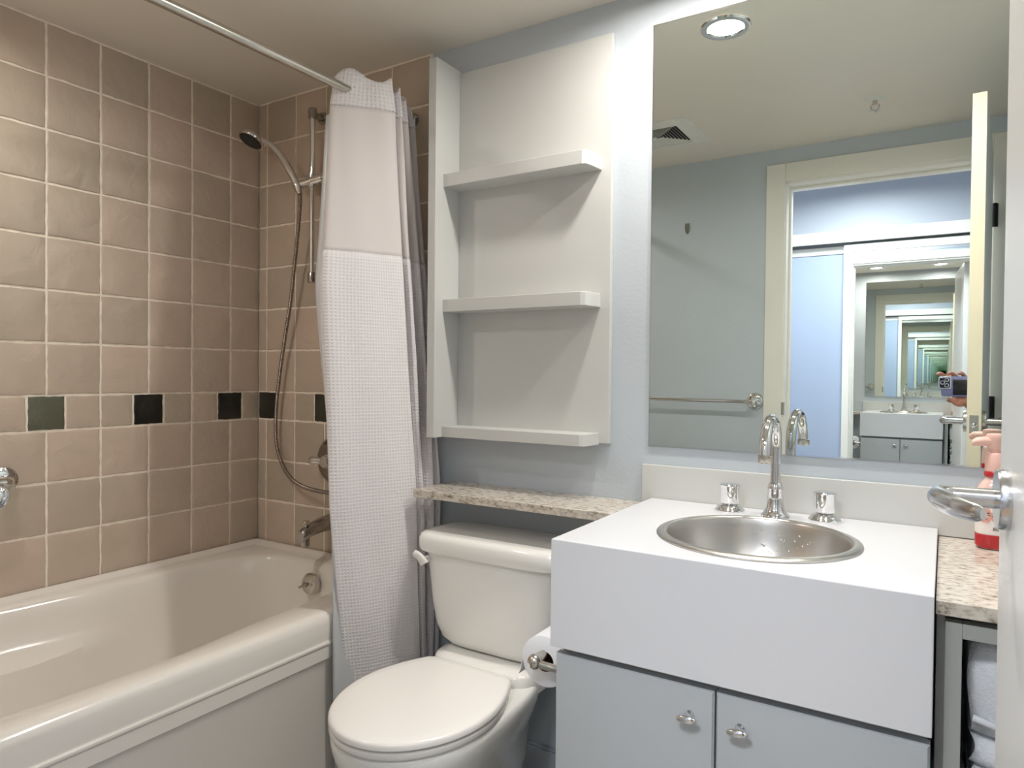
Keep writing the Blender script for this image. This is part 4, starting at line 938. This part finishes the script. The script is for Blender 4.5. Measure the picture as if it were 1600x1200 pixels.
per = thing('person', (0.46, -0.62, 0), 'person in dark clothes behind the open door holding the phone out to the left', 'person')
def capsule(bm, pts, rad, seg=14, flat=1.0):
    sp = spline(pts, 5); m_ = len(sp); rs = []
    for i in range(m_):
        k = i/(m_-1)*(len(rad)-1); j = min(int(k), len(rad)-2); rs.append(rad[j]+(rad[j+1]-rad[j])*(k-j))
    tube(bm, sp, rs, seg)
    for q, r_ in ((sp[0], rs[0]), (sp[-1], rs[-1])): bmesh.ops.create_icosphere(bm, subdivisions=2, radius=r_*0.995, matrix=Matrix.Translation(q))
def ell(bm, c, s_, rot=None):
    m_ = Matrix.Translation(c) @ (rot or Matrix.Identity(4)) @ Matrix.Diagonal((*s_, 1)); bmesh.ops.create_icosphere(bm, subdivisions=3, radius=1, matrix=m_)
PX, PY = 0.46, -0.62
bm = NB()
Hd = V((PX-0.03, PY+0.04, 1.60))
ell(bm, Hd+V((0, 0, 0.02)), (0.076, 0.092, 0.105)); ell(bm, Hd+V((0, 0.022, -0.05)), (0.056, 0.066, 0.062)); ell(bm, Hd+V((0, 0.093, -0.005)), (0.012, 0.018, 0.024)); ell(bm, Hd+V((0, 0.082, -0.048)), (0.024, 0.012, 0.009))
for s_ in (-1, 1): ell(bm, Hd+V((s_*0.077, 0.0, -0.005)), (0.009, 0.020, 0.030)); ell(bm, Hd+V((s_*0.030, 0.076, 0.014)), (0.014, 0.010, 0.009))
capsule(bm, [Hd+V((0, -0.01, -0.05)), V((PX-0.01, PY, 1.46)), V((PX, PY-0.01, 1.38))], [0.056, 0.056, 0.07])
for z, rx, ry in ((1.34, 0.15, 0.09), (1.24, 0.155, 0.105), (1.12, 0.14, 0.098), (1.0, 0.145, 0.10), (0.90, 0.165, 0.112)): ell(bm, V((PX, PY, z)), (rx, ry, 0.10))
for s_ in (-1, 1): capsule(bm, [(PX+s_*0.08, PY, 0.88), (PX+s_*0.095, PY+0.01, 0.48), (PX+s_*0.10, PY-0.01, 0.10)], [0.085, 0.058, 0.042]); capsule(bm, [(PX+s_*0.10, PY-0.02, 0.045), (PX+s_*0.105, PY+0.15, 0.035)], [0.036, 0.034])
# left arm reaches to the phone
WR = V((0.125, -0.085, 1.085))
capsule(bm, [(PX-0.155, PY, 1.36), (PX-0.22, PY+0.10, 1.18), (PX-0.235, PY+0.19, 1.09)], [0.055, 0.045, 0.038]); capsule(bm, [(PX-0.235, PY+0.19, 1.09), (0.18, -0.24, 1.065), WR], [0.040, 0.036, 0.026])
capsule(bm, [(PX+0.155, PY, 1.36), (PX+0.21, PY-0.01, 1.10), (PX+0.20, PY+0.06, 0.90)], [0.055, 0.042, 0.028]); 
RH = V((PX+0.20, PY+0.075, 0.84)); ell(bm, RH, (0.018, 0.040, 0.045))
for k in range(4): capsule(bm, [RH+V((0, -0.028+0.019*k, -0.03)), RH+V((-0.004, -0.03+0.020*k, -0.065)), RH+V((-0.018, -0.026+0.019*k, -0.09+0.006*abs(k-1.5)))], [0.009, 0.0085, 0.007], 10)
capsule(bm, [RH+V((0, 0.03, 0.01)), RH+V((-0.012, 0.052, -0.02)), RH+V((-0.02, 0.052, -0.045))], [0.011, 0.010, 0.008], 10)
# hand on the phone: palm under and behind it
capsule(bm, [WR, V((0.098, -0.062, 1.112)), V((0.078, -0.046, 1.135))], [0.027, 0.030, 0.028])
ell(bm, V((0.066, -0.046, 1.150)), (0.036, 0.017, 0.040))
ell(bm, V((0.060, -0.024, 1.118)), (0.028, 0.020, 0.017))       # heel of the thumb below the phone
F = [ # index over the top left corner, middle over the top, ring and little below
 ([(0.045, -0.044, 1.178), (0.010, -0.044, 1.215), (-0.016, -0.034, 1.236), (-0.027, -0.016, 1.234)], [0.0095, 0.009, 0.0085, 0.0075]),
 ([(0.062, -0.046, 1.180), (0.040, -0.046, 1.222), (0.022, -0.034, 1.2385), (0.014, -0.018, 1.2370)], [0.0095, 0.009, 0.0085, 0.0075]),
 ([(0.085, -0.046, 1.175), (0.075, -0.048, 1.215), (0.060, -0.036, 1.2380), (0.050, -0.020, 1.2370)], [0.0095, 0.009, 0.0085, 0.0075]),
 ([(0.046, -0.046, 1.130), (0.024, -0.044, 1.122), (0.014, -0.026, 1.124), (0.016, -0.012, 1.131)], [0.009, 0.0085, 0.008, 0.007]),
 ([(0.070, -0.030, 1.112), (0.052, -0.014, 1.108), (0.034, -0.006, 1.116), (0.026, -0.003, 1.128)], [0.012, 0.011, 0.0095, 0.0085]),
]
for pts, rd in F: capsule(bm, pts, rd, 12)
body = add('body', bm, skin_m, per, smooth=180)
md = body.modifiers.new('remesh', 'REMESH'); md.mode = 'VOXEL'; md.voxel_size = 0.0035; md.use_smooth_shade = True
md = body.modifiers.new('smooth', 'SMOOTH'); md.iterations = 3; md.factor = 0.4
bm = NB()
for z, rx, ry in ((1.36, 0.145, 0.088), (1.30, 0.170, 0.108), (1.24, 0.172, 0.118), (1.12, 0.158, 0.112), (1.0, 0.162, 0.114), (0.90, 0.180, 0.124)): ell(bm, V((PX, PY, z)), (rx, ry, 0.095))
capsule(bm, [(PX-0.13, PY, 1.375), (PX-0.22, PY+0.10, 1.18), (PX-0.235, PY+0.19, 1.09)], [0.072, 0.056, 0.048]); capsule(bm, [(PX-0.235, PY+0.19, 1.09), (0.185, -0.26, 1.066), (0.160, -0.185, 1.070)], [0.050, 0.046, 0.040])
capsule(bm, [(PX+0.13, PY, 1.375), (PX+0.21, PY-0.01, 1.10), (PX+0.202, PY+0.05, 0.93)], [0.072, 0.052, 0.040])
o = add('sweater', bm, cloth_m, per, smooth=180); md = o.modifiers.new('remesh', 'REMESH'); md.mode = 'VOXEL'; md.voxel_size = 0.008; md.use_smooth_shade = True
bm = NB(); ell(bm, V((PX, PY, 0.88)), (0.172, 0.118, 0.10))
for s_ in (-1, 1): capsule(bm, [(PX+s_*0.085, PY, 0.86), (PX+s_*0.095, PY+0.01, 0.48), (PX+s_*0.10, PY-0.01, 0.13)], [0.098, 0.072, 0.060])
o = add('trousers', bm, jean_m, per, smooth=180); md = o.modifiers.new('remesh', 'REMESH'); md.mode = 'VOXEL'; md.voxel_size = 0.008; md.use_smooth_shade = True
for s_ in (-1, 1):
    bm = NB(); loft(bm, [sring(PX+s_*0.103, PY+0.055, z, rx, ry, 2.6, 32) for z, rx, ry in ((0.0, 0.046, 0.138), (0.02, 0.050, 0.142), (0.05, 0.048, 0.135), (0.075, 0.042, 0.11), (0.09, 0.03, 0.08))]); add('shoe', bm, black_m, per, smooth=60)
bm = NB(); ell(bm, Hd+V((0, -0.016, 0.045)), (0.084, 0.094, 0.094)); o = add('hair', bm, hair_m, per, smooth=180)
for s_ in (-1, 1):
    bm = NB(); ell(bm, Hd+V((s_*0.030, 0.0845, 0.014)), (0.010, 0.004, 0.0055)); add('eye', bm, dark_m, per)

# ------------------------------------------------------------------ tidy helper props
for o in bpy.data.objects:
    if '_base' in o: del o['_base']
